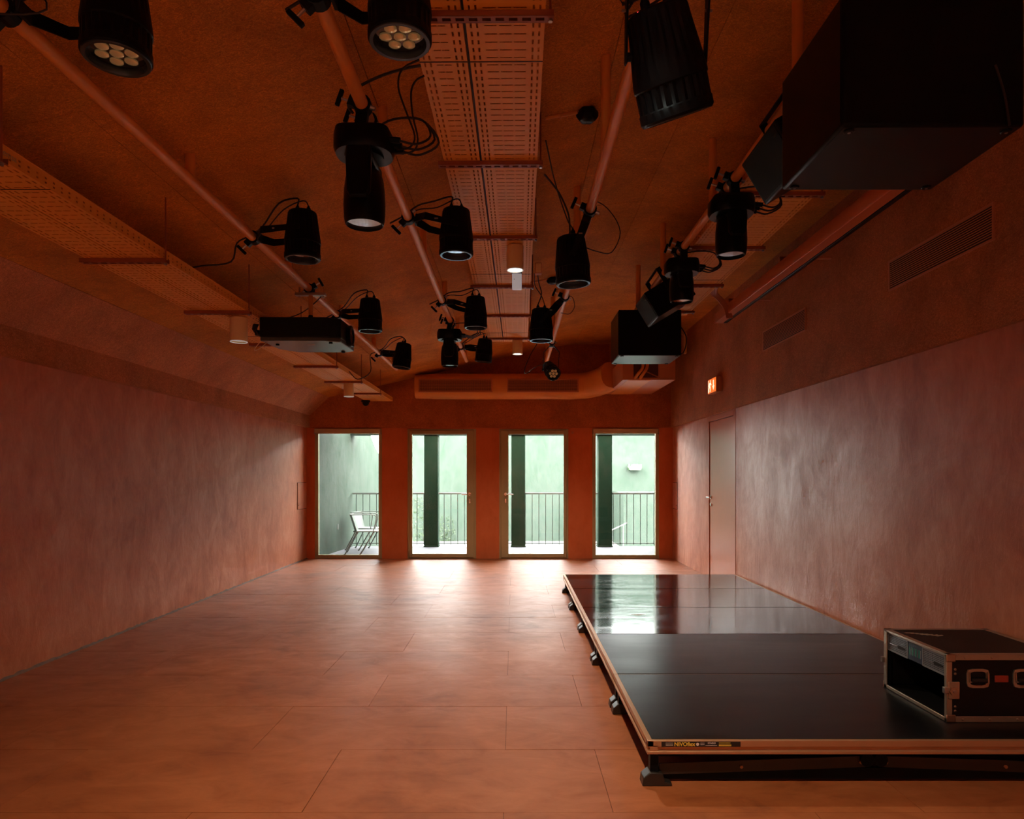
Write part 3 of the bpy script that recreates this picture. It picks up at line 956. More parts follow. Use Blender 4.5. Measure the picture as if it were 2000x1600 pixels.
# amplifier mounted in the top of the rack
am = thing('power_amplifier', 'grey rack amplifier with grilles in the top of the flight case', 'amplifier', (CX + .012, CY0 + .02, SZ + CH - .106))
AL = LY - .04
MB().box((.004, .0, 0), (.35, AL, .090)).build('chassis', 'black_metal', am)
for a, b in ((.006, .185), (AL - .185, AL - .006)):
    sl = [(.003, .0075, .0025, .0065)]
    gp = MB(); M_ = Matrix.Translation((.002, a, .003)) @ Matrix.Rotation(R(90), 4, 'X') @ Matrix.Rotation(R(90), 4, 'Y')
    # sheet: local x -> world z, local y -> world y
    M_ = Matrix(((0, 0, 1, .0015), (0, 1, 0, a), (1, 0, 0, .003), (0, 0, 0, 1)))
    gp.sheet(b - a, .0085, .084, [(.004 + .0085 * q, .0095 + .0085 * q, .0015, .0070) for q in range(9)], M_)
    gr = gp.build('grille', 'amp_grey', am)
    g = MB(); ring_pts = [(a, .0), (b, .0), (b, .090), (a, .090)]
    for (p, q) in zip(ring_pts, ring_pts[1:] + ring_pts[:1]):
        g.bar((.0, p[0], p[1]), (.0, q[0], q[1]), .004, .004)
    g.build('grille_frame', 'amp_grey', am)
    MB().prism([(a + .02, .040), (a + .08, .046), (a + .09, .038), (a + .08, .030), (a + .02, .034)], -.004, .0, axis=0).build('badge', 'dark_slot', gr)
    MB().box((-.003, a + .09, .037), (-.001, b - .004, .040)).build('badge_line', 'chrome', gr)
MB().box((.0, .19, .0), (.006, AL - .19, .090)).build('display', 'amp_blue', am)
for q in range(8):
    MB().box((-.0015, .20 + .0135 * q, .026), (.0, .2035 + .0135 * q, .066)).build('meter', 'led_green' if q % 2 else 'amp_grey', am)

# ------------------------------------------------------------------ lighting bars under the ceiling
PIPES = [(-1.615, 2.83, 9.40, (.55, 1.95, 3.41, 4.89, 6.4, 7.9, 9.2), 'lighting bar nearest the long plain plaster wall, holding the projector'),
         (-.648, 2.94, 9.40, (.4, 1.9, 3.38, 4.9, 6.4, 7.9, 9.2), 'lighting bar beside the central cable tray, holding two moving heads'),
         (.457, 2.94, 9.40, (.4, 1.9, 3.38, 4.9, 6.4, 7.9, 9.2), 'lighting bar between the central tray and the loudspeakers'),
         (1.27, 3.06, 7.10, (.5, 1.6, 3.05, 4.35, 5.8, 6.95), 'lighting bar over the stage carrying the loudspeakers')]
PR = .0275
for X, Z, ye, hs, lab in PIPES:
    t_ = thing('lighting_bar', lab, 'lighting bar', (X, 0, Z), group='orange lighting bars under the ceiling')
    MB().cyl((0, YN, 0), (0, ye, 0), PR, 20).build('tube', 'orange_paint', t_)
    for yy in hs:
        MB().cyl((0, yy, .0), (0, yy, zceil(X) - Z + .02), .025, 16).build('hanger', 'orange_paint', t_)
    for yy in (hs[2] + 2.0, hs[4] + .8):
        if yy < ye - .3:
            MB().cyl((0, yy, 0), (0, yy + .004, 0), PR + .0012, 20).build('joint_ring', 'frame_bronze', t_)


# ------------------------------------------------------------------ cable trays
def tray_unit(parent, w, L, left_h=.055, right_h=.055, diag=False):
    """one perforated tray, its near end at local origin, running along +y, x from 0 to w"""
    per = .05
    sl = []
    for e in (.016, .040):
        for x in (e, w - e - .006):
            sl.append((x - .001, x + .007, .011, .039))
    inner = w - .13
    nseg = 3 if w > .25 else 2
    for q in range(nseg):
        a = .065 + inner * (q + .08) / nseg; b = .065 + inner * (q + .92) / nseg
        sl.append((a, b, .0215, .0285))
    mb = MB(); mb.sheet(L, per, w, sl, Matrix.Identity(4))
    bt = mb.build('base_sheet', 'tray_paint', parent, smooth=False)
    hol = [(.012, .020, .010, .022), (.030, .038, .010, .022)]
    for x, h in ((0, left_h), (w, right_h)):
        mb = MB()
        M_ = Matrix(((0, 0, 1, x), (0, 1, 0, 0), (1, 0, 0, 0), (0, 0, 0, 1)))
        mb.sheet(L, .05, h, hol, M_)
        mb.box((x - .004, 0, h), (x + .004, L, h + .003))
        mb.build('side_flange', 'tray_paint', parent, smooth=False)
    for yy in (2.45 if w > .25 or L < 9 else 1.84, 5.45 if L < 9 else 4.84, 7.84):
        if yy < L - .2:
            MB().box((-.001, yy, -.0025), (w + .001, yy + .004, -.0005)).build('joint_strip', 'dark_slot', parent)
    return bt


def tray(lab, x_left, z, y0, y1, widths, gap, dirx, brackets, rod_side, blen, grp='cable trays under the ceiling', far_flange=.055):
    t_ = thing('cable_tray', lab, 'cable tray', (x_left(y0), y0, z), group=grp, rot=(0, 0, -math.atan(dirx)))
    x = 0
    for w in widths:
        sub = thing('tray_section', None, None)
        sub.parent = t_; sub.location = (x, 0, 0)
        del_ = tray_unit(sub, w, y1 - y0)
        x += w + gap
    tot = x - gap
    if gap > .003:
        MB().box((widths[0] + .001, 0, .02), (widths[0] + gap - .001, y1 - y0, .03)).build('gap_shadow', 'dark_slot', t_)
    for yb_ in brackets:
        yl = yb_ - y0
        over = (blen - tot) / 2
        a, b = -over, tot + over
        mb = MB()
        M_ = Matrix(((0, 1, 0, a), (1, 0, 0, yl - .0205), (0, 0, 1, -.0235), (0, 0, 0, 1)))
        mb.sheet(b - a, .05, .041, [(.012, .029, .008, .040)], M_)
        mb.box((a, yl - .0205, -.0235), (b, yl - .0185, -.001)); mb.box((a, yl + .0185, -.0235), (b, yl + .0205, -.001))
        br = mb.build('bracket', 'bracket_shaded', t_, smooth=False)
        xr = b - .012 if rod_side > 0 else a + .012
        xw = x_left(y0) + xr + dirx * yl
        MB().cyl((xr, yl, -.030), (xr, yl, zceil(xw) - z + .01), .0045, 8).build('rod', 'bracket_shaded', br)
        MB().cyl((xr, yl, -.034), (xr, yl, -.024), .009, 6).build('nut', 'steel', br)
    return t_


tL = tray('double perforated cable tray along the slope of the ceiling by the plain wall', lambda d: -2.35, 2.545, 1.0, 10.9, (.205, .205), .010, 0.0, (1.35, 2.55, 3.755, 4.94, 6.15, 7.39, 8.59, 9.82), 1, .475)
tC = tray('double perforated cable tray along the middle of the ceiling', lambda d: -.215 + .0095 * d - .203, 3.081, .4, 8.80, (.198, .302), .012, .0095, (1.35, 2.555, 3.765, 4.93, 6.2, 7.33, 8.55), 1, .575)
tR = tray('double perforated cable tray behind the stage loudspeakers', lambda d: 1.36, 3.09, .6, 7.40, (.202, .302), .008, 0.0, (2.2, 3.2, 4.19, 5.18, 6.2, 7.2), 1, .58)
# maker's name pressed into the side of the left tray
cu = bpy.data.curves.new('lettering', 'FONT'); cu.body = 'pemsa'; cu.size = .035; cu.extrude = .0003; cu.materials.append(MATS['frame_bronze'])
o = text_mesh(cu); o.parent = tL; o.location = (.4215, 1.56, .02); o.rotation_euler = (R(90), 0, R(90))

# bundle of orange cables dropping off the stage tray
cb = thing('cable_bundle', 'bundle of orange cables curving from the tray end to the screen case', 'cables', (1.86, 6.5, 3.1))
for q in range(6):
    MB().tube([(-.02 + .008 * q, -.3, .02), (.03 + .012 * q, .05, .015), (.13 + .012 * q, .16, -.03), (.21 + .012 * q, .2, -.11 - .006 * q), (.235 + .011 * q, .2, -.2)], .0065, 8).build('cable', 'cable_orange', cb)


# ------------------------------------------------------------------ stage lights
def clamp_parts(root, px, py, pz, knob=(-1, -1), origin=Vector((0, 0, 0))):
    """hook clamp round the bar at (px,py,pz); knob = direction (x, z) of the tightening bolt"""
    P = Vector((px, py, pz)) - origin
    mb = MB()
    n = 14
    for i in range(n):                                # jaw: thick C wrapped round the tube
        a0 = 2 * math.pi * i / n; a1 = 2 * math.pi * (i + 1) / n
        r0, r1 = PR + .001, PR + .012
        vs = [(r * math.cos(a), yy, r * math.sin(a)) for yy in (-.024, .024) for a in (a0, a1) for r in (r0, r1)]
        mb.add([P + Vector(v) for v in vs], [(0, 1, 3, 2), (4, 6, 7, 5), (1, 5, 7, 3), (0, 2, 6, 4)])
    k = Vector((knob[0], 0, knob[1])).normalized()
    mb.bar(P + k * .03, P + k * .062, .040, .03, up=(0, 1, 0))
    cl = mb.build('clamp', 'black_metal', root)
    b = MB(); b.cyl(P + k * .055, P + k * .105, .006, 8)
    b.build('clamp_bolt', 'steel', cl)
    sd = Vector((-k.z, 0, k.x))
    b = MB(); b.bar(P + k * .105 - sd * .036, P + k * .105 + sd * .036, .016, .018, up=k)
    b.build('clamp_knob', 'black_metal', cl, bevel=.003)
    MB().cyl(P - k * .036 + Vector((0, -.012, 0)), P - k * .060 + Vector((0, -.012, 0)), .010, 8).build('clamp_eye', 'steel', cl)


BODY = [(.001, .118), (.068, .118), (.077, .113), (.081, .104), (.084, .075), (.090, .03), (.097, -.02), (.101, -.050), (.101, -.064), (.098, -.068), (.0985, -.120), (.101, -.124), (.101, -.146), (.097, -.152), (.086, -.152), (.082, -.146), (.0815, -.128)]
FINS = {3, 4, 5, 6, 9, 10}


def spotlight(lab, pipe, dcl, centre, axis=(0, 0, -1), leds=False, lens='lens', knob=(-1, -1), scale=1.04, cables=(), pivot_dir=(0, 1, 0), drop=0.0, arm=True, loop=None):
    X, Z, _, _, _ = PIPES[pipe]
    C = Vector(centre)
    root = thing('spotlight', lab, 'spotlight', C, group='black LED spotlights on the lighting bars')
    M_ = align((0, 0, 0), axis) @ Matrix.Scale(scale, 4)
    hb = MB(); hb.lathe(BODY, 72, M_, rf=lambda j, i: (.955 if (j in FINS and i % 3 == 0) else 1.0))
    body = hb.build('housing', 'black_metal', root)
    MB().lathe([(.097, -.1525), (.095, -.1545), (.084, -.1545), (.0812, -.148), (.0808, -.133)], 48, M_, caps=False).build('lens_ring', 'lens_ring', body)
    ln = MB().lathe([(.0811, -.129), (.0811, -.132), (.001, -.134)], 40, M_).build('lens', 'lens_dark' if leds else lens, root)
    if leds:
        for q in range(7):
            a = q * math.pi / 3; rr = 0 if q == 6 else .046
            MB().lathe([(.020, -.133), (.0195, -.137), (.014, -.140), (.006, -.1415), (.001, -.142)], 20, M_ @ Matrix.Translation((rr * math.cos(a), rr * math.sin(a), 0))).build('led_cell', 'led_warm', ln)
    # connectors on the back
    for q, (a, b) in enumerate(((-.028, .0), (.030, .012))):
        MB().lathe([(.013, .117), (.013, .142), (.008, .150), (.005, .158)], 12, M_ @ Matrix.Translation((a, b, 0))).build('plug', 'black_metal', body)
    for sy in (-1, 1):
        MB().lathe([(.0125, 0), (.0125, .020)], 12, Matrix.Rotation(0, 4, 'Z') @ Matrix.Translation(Vector(pivot_dir) * sy * .092 * scale) @ (Vector(pivot_dir) * sy).to_track_quat('Z', 'Y').to_matrix().to_4x4()).build('pivot_knob', 'black_metal', body)
    P = Vector((X, dcl, Z)) - C
    if arm:
        pd = Vector(pivot_dir)
        to = -P; to.normalize()
        base = P + to * .052
        upv = Vector(pivot_dir)
        for sy in (-1, 1):
            k0 = base + pd * sy * .030; k1 = base + to * .07 + pd * sy * .108 * scale; k2 = pd * sy * .108 * scale
            a_ = MB(); a_.bar(k0, k1, .050, .006, up=upv, w1=.044); a_.bar(k1 - to * .004, k2 + to * .02, .044, .006, up=upv, w1=.030)
            ar = a_.build('yoke_arm', 'black_metal', root, bevel=.0015)
            MB().cbox(k1 * .62 + k2 * .38 + pd * sy * .004, (.022, .002, .008)).build('scale_mark', 'steel', ar)
        MB().bar(base - pd * .035, base + pd * .035, .052, .012, up=to).build('yoke_bridge', 'black_metal', root, bevel=.002)
    clamp_parts(root, X, dcl, Z, knob, C)
    top = M_ @ Vector((-.028, 0, .156)); top2 = M_ @ Vector((.030, .012, .156))
    for q, pts in enumerate(cables):
        st_ = top if q % 2 == 0 else top2
        MB().tube([st_ - (M_.to_3x3() @ Vector((0, 0, .02))), st_] + [Vector(p) - C for p in pts], .0055 if q == 0 else .004, 6).build('cable', 'cable_black', root)
    if loop:
        MB().tube([Vector(p) - C for p in loop], .003, 6).build('safety_cable', 'cable_black', root)
    return root


def stdcab(C, pipe, dcl, far=None):
    """two leads arching from the light back over the bar"""
    X, Z = PIPES[pipe][:2]
    C = Vector(C)
    s = 1 if X < C.x else -1
    zt = min(C.z + .205, zceil(C.x - .1) - .012)
    a = [(C.x - s * .03, C.y, zt), (C.x - s * .14, C.y, zt - .03), (X + s * .06, dcl, Z + .075), (X - s * .03, dcl + .02, Z + .02), (X - s * .12, dcl + .04, Z - .02)]
    b = [(C.x + s * .0, C.y + .01, zt - .01), (C.x - s * .12, C.y + .02, zt - .06), (X + s * .07, dcl + .02, Z + .06), (X - s * .02, dcl + .05, Z + .035)]
    if far:
        a += far; 
    return (a, b)


cA = W(228, 105, 2.20) + Vector((0, 0, .14))
spotlight('black spotlight with glowing amber cells hanging at the near corner by the plain wall', 0, 2.17, cA, leds=True, cables=stdcab(cA, 0, 2.17), loop=[(-1.5, 2.1, 2.9), (-1.45, 2.12, 2.80), (-1.58, 2.08, 2.76), (-1.66, 2.1, 2.80)])
cB = W(591, 455, 4.049)
spotlight('black spotlight on the projector bar, between the amber-celled light and the projector', 0, 4.24, cB, lens='lens_dark', cables=stdcab(cB, 0, 4.24, [(-1.78, 4.3, 2.70), (-1.93, 4.25, 2.66), (-2.0, 4.2, 2.63)]))
cC = W(723, 612, 5.978)
spotlight('black spotlight just beyond the projector with a pale blue lens', 0, 6.26, cC, cables=stdcab(cC, 0, 6.26, [(-1.75, 6.0, 2.72)]))
cD = W(787, 692, 7.850)
spotlight('black spotlight nearest the far end of the projector bar', 0, 8.22, cD, axis=(-.12, -.05, -1), cables=stdcab(cD, 0, 8.22, [(-1.72, 8.2, 2.6), (-1.85, 8.1, 2.5), (-1.93, 8.0, 2.58)]))
cE = W(781, 72, 2.26) + Vector((0, 0, .14))
spotlight('black spotlight with amber cells cut by the top of the picture beside the central tray', 1, 2.26, cE, leds=True, cables=stdcab(cE, 1, 2.26))
cF = W(891, 449, 4.20)
spotlight('black spotlight with a white lens beside the central tray after the first moving head', 1, 4.20, cF, cables=stdcab(cF, 1, 4.2))
cG = W(929, 607, 6.20)
spotlight('black spotlight beside the central tray, just before the second moving head', 1, 6.20, cG, cables=stdcab(cG, 1, 6.2))
cH = W(946, 682, 8.40)
spotlight('small looking black spotlight at the far end of the central tray', 1, 8.40, cH, axis=(-.10, .08, -1), cables=stdcab(cH, 1, 8.4))
cI = W(1300, 112, 2.08)
spotlight('large black spotlight seen from behind with a tiny red light, near the big loudspeaker', 2, 2.0, cI, axis=(.34, .42, -1), knob=(-1, .6), pivot_dir=(1, 0, 0), cables=stdcab(cI, 2, 2.0), scale=1.12)
cJ = W(1117, 504, 4.08)
spotlight('black spotlight hanging by one arm with a big loop of cable behind', 2, 4.08, cJ, axis=(.06, .0, -1), knob=(-1, .45),
          cables=([(.33, 4.1, 2.92), (.27, 4.05, 3.03), (.18, 4.0, 3.12)], [(.32, 4.1, 2.9), (.24, 3.95, 3.05), (.17, 3.6, 3.12)]),
          loop=[(.42, 4.1, 2.93), (.50, 4.2, 3.04), (.60, 4.25, 3.0), (.66, 4.22, 2.86), (.60, 4.18, 2.72), (.50, 4.1, 2.70), (.42, 4.08, 2.72)])
cK = W(1057, 631, 6.06)
spotlight('black spotlight hanging by one arm below the emergency light', 2, 6.06, cK, knob=(-1, .45),
          cables=([(.25, 6.1, 2.98), (.22, 6.0, 3.06), (.20, 5.8, 3.12)], [(.25, 6.1, 2.96), (.19, 6.05, 3.04), (.18, 5.9, 3.10)]),
          loop=[(.44, 6.06, 2.93), (.52, 6.12, 2.96), (.55, 6.15, 2.88), (.50, 6.1, 2.80), (.42, 6.06, 2.80)])
cL = W(1075, 722, 8.10)
spotlight('small black spotlight turned to face the room with its lamp cells showing', 2, 8.10, cL, axis=(.25, -.75, -.50), leds=True, scale=.86, knob=(-1, .2), pivot_dir=(1, 0, 0),
          cables=([(.30, 8.35, 2.70), (.16, 8.3, 2.60), (.13, 8.2, 2.62), (.2, 8.2, 2.8), (.28, 8.1, 2.92)],))
# red standby light on the light seen from behind
for o in bpy.data.objects:
    if o.get('label', '').startswith('large black spotlight'):
        d_ = align((0, 0, 0), (.34, .42, -1)) @ Vector((-.045, -.03, .134))
        MB().cyl(d_, d_ + Vector((0, -.004, .003)), .003, 8).build('standby_light', 'led_red', o)


def rrect(hx, hy, r, n=6):
    out = []
    for cx, cy, a0 in ((hx - r, hy - r, 0), (-hx + r, hy - r, 90), (-hx + r, -hy + r, 180), (hx - r, -hy + r, 270)):
        for i in range(n + 1):
            a = R(a0 + 90 * i / n)
            out.append((cx + r * math.cos(a), cy + r * math.sin(a)))
    return out


def moving_head(lab, pipe, dcl, cx, z_head_bottom, d, lens='lens', tilt=0.0, flip=1):
    X, Z = PIPES[pipe][:2]
    zb = Z - .085                                     # top of base
    root = thing('moving_head_light', lab, 'moving head', (cx, d, zb - .10), group='black moving head lights')
    b = MB()
    lower = rrect(.130, .115, .10, 8); upper = rrect(.115, .10, .05, 8)
    n = len(lower)
    vs = [(x * .93, y * .93, 0) for x, y in lower] + [(x, y, .022) for x, y in lower] + [(x, y, .075) for x, y in lower] + [(x, y, .098) for x, y in upper]
    fs = [tuple(range(n))[::-1], tuple(range(3 * n, 4 * n))]
    for r_ in range(3):
        fs += [(r_ * n + i, r_ * n + (i + 1) % n, (r_ + 1) * n + (i + 1) % n, (r_ + 1) * n + i) for i in range(n)]
    base = b.add(vs, fs).build('base', 'black_gloss', root)
    for q in range(3):
        MB().cyl((flip * .12, -.05 + .05 * q, .05), (flip * .165, -.05 + .05 * q, .045), .013, 10).build('connector', 'black_metal', base)
    MB().lathe([(.085, 0), (.085, -.012)], 28, Matrix.Translation((0, 0, 0))).build('turntable', 'black_gloss', root)
    hh = zb - .10 - z_head_bottom                     # hang of the head below the base
    zc_ = -hh + .125                                  # head centre
    for sy in (-1, 1):
        arm_p = [(-.052, -.005), (.052, -.005), (.055, -.05), (.050, zc_ - .02), (.034, zc_ - .048), (-.034, zc_ - .048), (-.050, zc_ - .02), (-.055, -.05)]
        MB().prism(arm_p, sy * .098, sy * .128, axis=1).build('yoke_arm', 'black_gloss', root, bevel=.010, seg=3)
    MB().box((-.052, -.12, -.036), (.052, .12, -.006)).build('yoke_bridge', 'black_gloss', root, bevel=.01)
    M_ = Matrix.Translation((0, 0, zc_)) @ Matrix.Rotation(tilt, 4, 'Y')
    hd_o = MB().lathe([(.001, .120), (.045, .118), (.070, .105), (.082, .075), (.089, .02), (.091, -.04), (.088, -.10), (.083, -.122), (.079, -.125), (.077, -.112)], 40, M_).build('head', 'black_gloss', root)
    MB().lathe([(.0765, -.111), (.0765, -.1135), (.040, -.1145), (.001, -.115)], 40, M_).build('lens', lens, hd_o)
    for yy in (-.07, .07):
        P = Vector((X, d + yy, Z)) - Vector((cx, d, zb - .10))
        MB().bar(P + Vector((0, 0, -.03)), (0, yy, .098), .05, .03, up=(0, 1, 0)).build('clamp_bracket', 'black_metal', base)
        clamp_parts(root, X, d + yy, Z, (-1, .35), Vector((cx, d, zb - .10)))
    for q in range(3):
        MB().tube([(flip * .16, -.05 + .05 * q, .045), (flip * .235, -.04 + .05 * q, .035), (flip * (.29 + .015 * q), .0 + .03 * q, .09), (flip * .25, .02, .17), (flip * .12, .05, .19), (X - cx, .16, .20)], .005, 6).build('cable', 'cable_black', root)
    return root


c = W(712, 400, 3.0)
mh = moving_head('big black moving head hanging beside the central tray near the viewer', 1, 3.0, -.655, 2.452, 3.0)
for r_, pts in ((.006, ((690, 222), (680, 205), (694, 175), (740, 150), (790, 134), (822, 128))), (.0045, ((775, 292), (800, 288), (810, 265), (792, 215), (778, 170), (786, 135), (825, 114))),
                (.0045, ((772, 300), (806, 296), (816, 272), (806, 225), (803, 180), (812, 158), (828, 148)))):
    MB().tube([W(px, py, 3.0 - .02 * i_) - mh.location for i_, (px, py) in enumerate(pts)], r_, 6).build('cable', 'cable_black', mh)
moving_head('black moving head at the far end of the central bar, greenish lens', 1, 7.06, -.660, 2.485, 7.06)
moving_head('black moving head over the stage next to the big tilted loudspeaker', 3, 4.0, 1.275, 2.64, 4.0)
moving_head('black moving head over the stage in front of the far loudspeakers', 3, 5.16, 1.27, 2.665, 5.16)

# ------------------------------------------------------------------ loudspeakers
def subwoofer(lab, x0, y0, z0):
    w, dp, h = .626, .53, .455
    root = thing('subwoofer', lab, 'loudspeaker', (x0 + w / 2, y0 + dp / 2, z0), group='big box loudspeakers over the stage')
    MB().box((-w / 2, -dp / 2, 0), (w / 2, dp / 2, h)).build('cabinet', 'black_cab', root, bevel=.012, seg=3)
    for sx in (-1, 1):
        for sy in (-1, 1):
            f_ = MB().lathe([(.019, .001), (.019, -.003), (.015, -.006), (.007, -.006)], 20, Matrix.Translation((sx * (w / 2 - .04), sy * (dp / 2 - .035), 0))).build('base_plug', 'black_gloss', root)
            MB().lathe([(.006, -.0055), (.006, -.0075)], 6, Matrix.Translation((sx * (w / 2 - .04), sy * (dp / 2 - .035), 0))).build('plug_screw', 'steel', f_)
    MB().box((-w / 2 - .002, -dp / 2 + .012, .02), (-w / 2 + .001, -dp / 2 + .018, h - .02)).build('seam', 'black_gloss', root)
    for sy in (-1, 1):
        MB().box((w / 2 - .001, sy * .12 - .02, .12), (w / 2 + .006, sy * .12 + .02, .30)).build('handle_plate', 'black_metal', root)
    PX, PZ = PIPES[3][0] - (x0 + w / 2), PIPES[3][1] - z0
    for sy in (-1, 1):
        MB().bar((PX, sy * .17, h - .005), (PX, sy * .17, PZ + .01), .05, .012, up=(0, 1, 0)).build('hanging_strap', 'black_metal', root)
    return root


S1 = subwoofer('huge black box loudspeaker filling the near upper corner over the stage', 1.125, 2.335, 2.548)
S2 = subwoofer('black box loudspeaker over the far half of the stage beside the air duct', 1.043, 6.778, 2.548)
MB().tube([(.31, -.05, .36), (.37, -.02, .33), (.43, .0, .22), (.40, .02, .08), (.31, .03, .06)], .006, 6).build('cable', 'cable_black', S2)
MB().tube([(.31, .0, .30), (.345, .02, .27), (.37, .03, .18), (.35, .04, .09), (.31, .05, .07)], .006, 6).build('cable', 'cable_black', S2)
mb = MB(); mb.box((.313, .18, .30), (.47, .20, .315)); mb.box((.455, .16, .10), (.475, .22, .315))
mb.build('side_bracket', 'orange_paint', S2, bevel=.003)
MB().tube([(.20, -.28, .20), (.235, -.275, .10), (.255, -.27, .0)], .004, 6).build('cable', 'dark_slot', S1)


def tilted_speaker(lab, corner, yaw=0.0, e1=.235, e2=.37, depth=.43):
    """box hung rolled over so that its short face looks down towards the plain wall"""
    root = thing('tilted_loudspeaker', lab, 'loudspeaker', corner, rot=(0, R(-31), yaw), group='rolled loudspeakers on the stage bar')
    MB().box((0, 0, 0), (e2, depth, e1)).build('cabinet', 'black_cab', root, bevel=.008, seg=3)
    MB().box((-.003, .02, .015), (.001, depth - .02, e1 - .015)).build('grille', 'black_metal', root, bevel=.002)
    MB().cbox((-.004, .05, e1 - .05), (.003, .03, .012)).build('badge', 'lens_ring', root)
    mb = MB(); mb.bar((e2 * .55, -.012, e1 * .5), (e2 * .55, -.012, e1 + .12), .04, .006, up=(0, 1, 0)); mb.bar((e2 * .55, depth + .012, e1 * .5), (e2 * .55, depth + .012, e1 + .12), .04, .006, up=(0, 1, 0))
    mb.bar((e2 * .55, -.015, e1 + .12), (e2 * .55, depth + .015, e1 + .12), .04, .006, up=(0, 0, 1))
    mb.build('bracket', 'black_metal', root)
    return root


tilted_speaker('rolled black loudspeaker tucked behind the huge box loudspeaker', W(1495, 402, 3.37) - Vector((0, .43, 0)))
tilted_speaker('rolled black loudspeaker leaning above the far box loudspeaker', W(1286, 619, 5.75))

# ------------------------------------------------------------------ projector
pj = thing('projector', 'black projector hanging under the bar near the plain wall', 'projector', (-1.575, 5.40, 2.372))
b0 = MB()
poly = [(-.345, -.25), (.145, -.25), (.26, -.19), (.27, .20), (.22, .245), (-.20, .245), (-.32, .10)]
b0.prism(poly, .028, .180)
b0.build('body', 'projector_body', pj, bevel=.010, seg=3)
MB().prism([(x * .985, y * .985) for x, y in poly], 0, .030).build('base_tray', 'projector_base', pj, bevel=.006)
MB().cbox((.0, -.09, -.001), (.06, .012, .002)).build('name_plate', 'sticker_white', pj)
mm = Matrix.Translation((.262, .02, .088)) @ Matrix.Rotation(R(90), 4, 'Y')
lz = MB().lathe([(.082, -.02), (.085, .028), (.078, .034), (.066, .034), (.060, .022)], 36, mm).build('lens_barrel', 'black_gloss', pj)
MB().lathe([(.060, .021), (.045, .028), (.001, .032)], 32, mm).build('lens', 'lens_dark', lz)
for x, y in ((-.25, -.12), (.18, -.19), (.18, .19)):
    MB().cyl((x, y, .0), (x, y, -.012), .014, 12).build('foot', 'black_metal', pj)
mb = MB(); mb.cbox((-.02, .0, .186), (.22, .16, .012)); 
mb.build('mount_plate', 'black_metal', pj, bevel=.002)
MB().lathe([(.034, .19), (.030, .20), (.014, .255)], 16, Matrix.Translation((-.03, 0, 0))).build('mount_cone', 'black_metal', pj)
MB().cyl((-.03, 0, .25), (-.03, 0, .425), .017, 16).build('post', 'orange_paint', pj)
mb = MB(); mb.cbox((-.03, 0, .415), (.24, .05, .022)); 
pm = mb.build('bar_plate', 'steel', pj, bevel=.004)
for x in (-.12, .07):
    MB().cyl((x, 0, .39), (x, 0, .475), .007, 8).build('u_bolt', 'chrome', pm)
clamp_parts(pj, -1.615, 5.40, 2.83, (1, .6), Vector((-1.575, 5.40, 2.372)))
for q in range(4):
    MB().tube([(-.335, -.10 + .05 * q, .09 - .01 * q), (-.40, -.10 + .05 * q, .07), (-.44 - .01 * q, -.05, .13), (-.43, .0, .21 + .01 * q), (-.46, .05, .24), (-.52, .1, .25)], .006, 6).build('cable', 'cable_black', pj)
MB().lathe([(.02, -.02), (.024, 0), (.02, .02)], 12, Matrix.Translation((-.43, -.05, .10))).build('cable_tie', 'black_metal', pj)
MB().tube([(-.33, -.22, .02), (-.40, -.2, -.06), (-.36, -.2, -.05), (-.31, -.18, .0)], .003, 6).build('cord', 'cream', pj)
MB().tube([(.0, .02, .43), (.06, .02, .42), (-.1, .0, .27), (-.3, -.02, .21), (-.5, .1, .27)], .004, 6).build('cable', 'cable_black', pj)

# ------------------------------------------------------------------ small things fixed to the trays and ceiling
def downlight(lab, x, d, z, lit, power=78):
    t_ = thing('downlight', lab, 'downlight', (x, d, z), group='cream cylinder downlights under the cable trays')
    MB().lathe([(.001, 0), (.060, 0), (.063, -.004), (.063, -.176), (.0605, -.180), (.056, -.180), (.054, -.165)], 32).build('barrel', 'cream', t_)
    MB().lathe([(.0545, -.166), (.0545, -.168), (.001, -.169)], 28).build('lamp_face', 'lamp_glow' if lit else 'white_plastic', t_)
    MB().lathe([(.062, -.1795), (.064, -.183), (.055, -.183)], 32, caps=False).build('trim_ring', 'white_plastic', t_)
    if lit:
        l = bpy.data.lights.new('downlight_lamp', 'SPOT')
        l.energy = power; l.spot_size = R(130); l.spot_blend = 1.0; l.color = (1, .80, .57); l.shadow_soft_size = .05
        o = bpy.data.objects.new('downlight_lamp', l); COL.objects.link(o); o.parent = t_; o.location = (0, 0, -.19)


downlight('cream cylinder downlight glowing white under the middle of the central tray', .012, 5.13, 3.078, True)
downlight('cream cylinder downlight at the far end of the central tray', .05, 8.66, 3.078, True)
downlight('added cream cylinder downlight on the central tray just outside the top of the picture', -.02, 1.60, 3.078, True)  # extra lamp added out of view to brighten the near floor
downlight('cream cylinder downlight beside the projector under the outer tray', -2.065, 5.13, 2.540, False)
downlight('cream cylinder downlight at the far end of the outer tray', -2.09, 8.66, 2.540, False)
e = thing('emergency_light', 'small clear emergency light under the central tray next to the glowing downlight', 'emergency light', (.028, 5.70, 3.04))
MB().box((-.043, -.02, 0), (.043, .02, .038)).build('housing', 'black_metal', e, bevel=.003)
MB().box((-.040, -.016, -.135), (.040, .016, .0)).build('diffuser', 'white_plastic', e, bevel=.006)
MB().cbox((-.022, -.017, -.05), (.006, .002, .006)).build('status_light', 'led_green', e)
j = thing('junction_box', 'small grey junction box on the edge of the central tray', 'junction box', (.205, 5.65, 3.02))
MB().cbox((0, 0, .045), (.055, .06, .09)).build('box', 'unit_paint', j, bevel=.005)
MB().cbox((0, -.031, .045), (.045, .002, .075)).build('cover', 'cream', j)
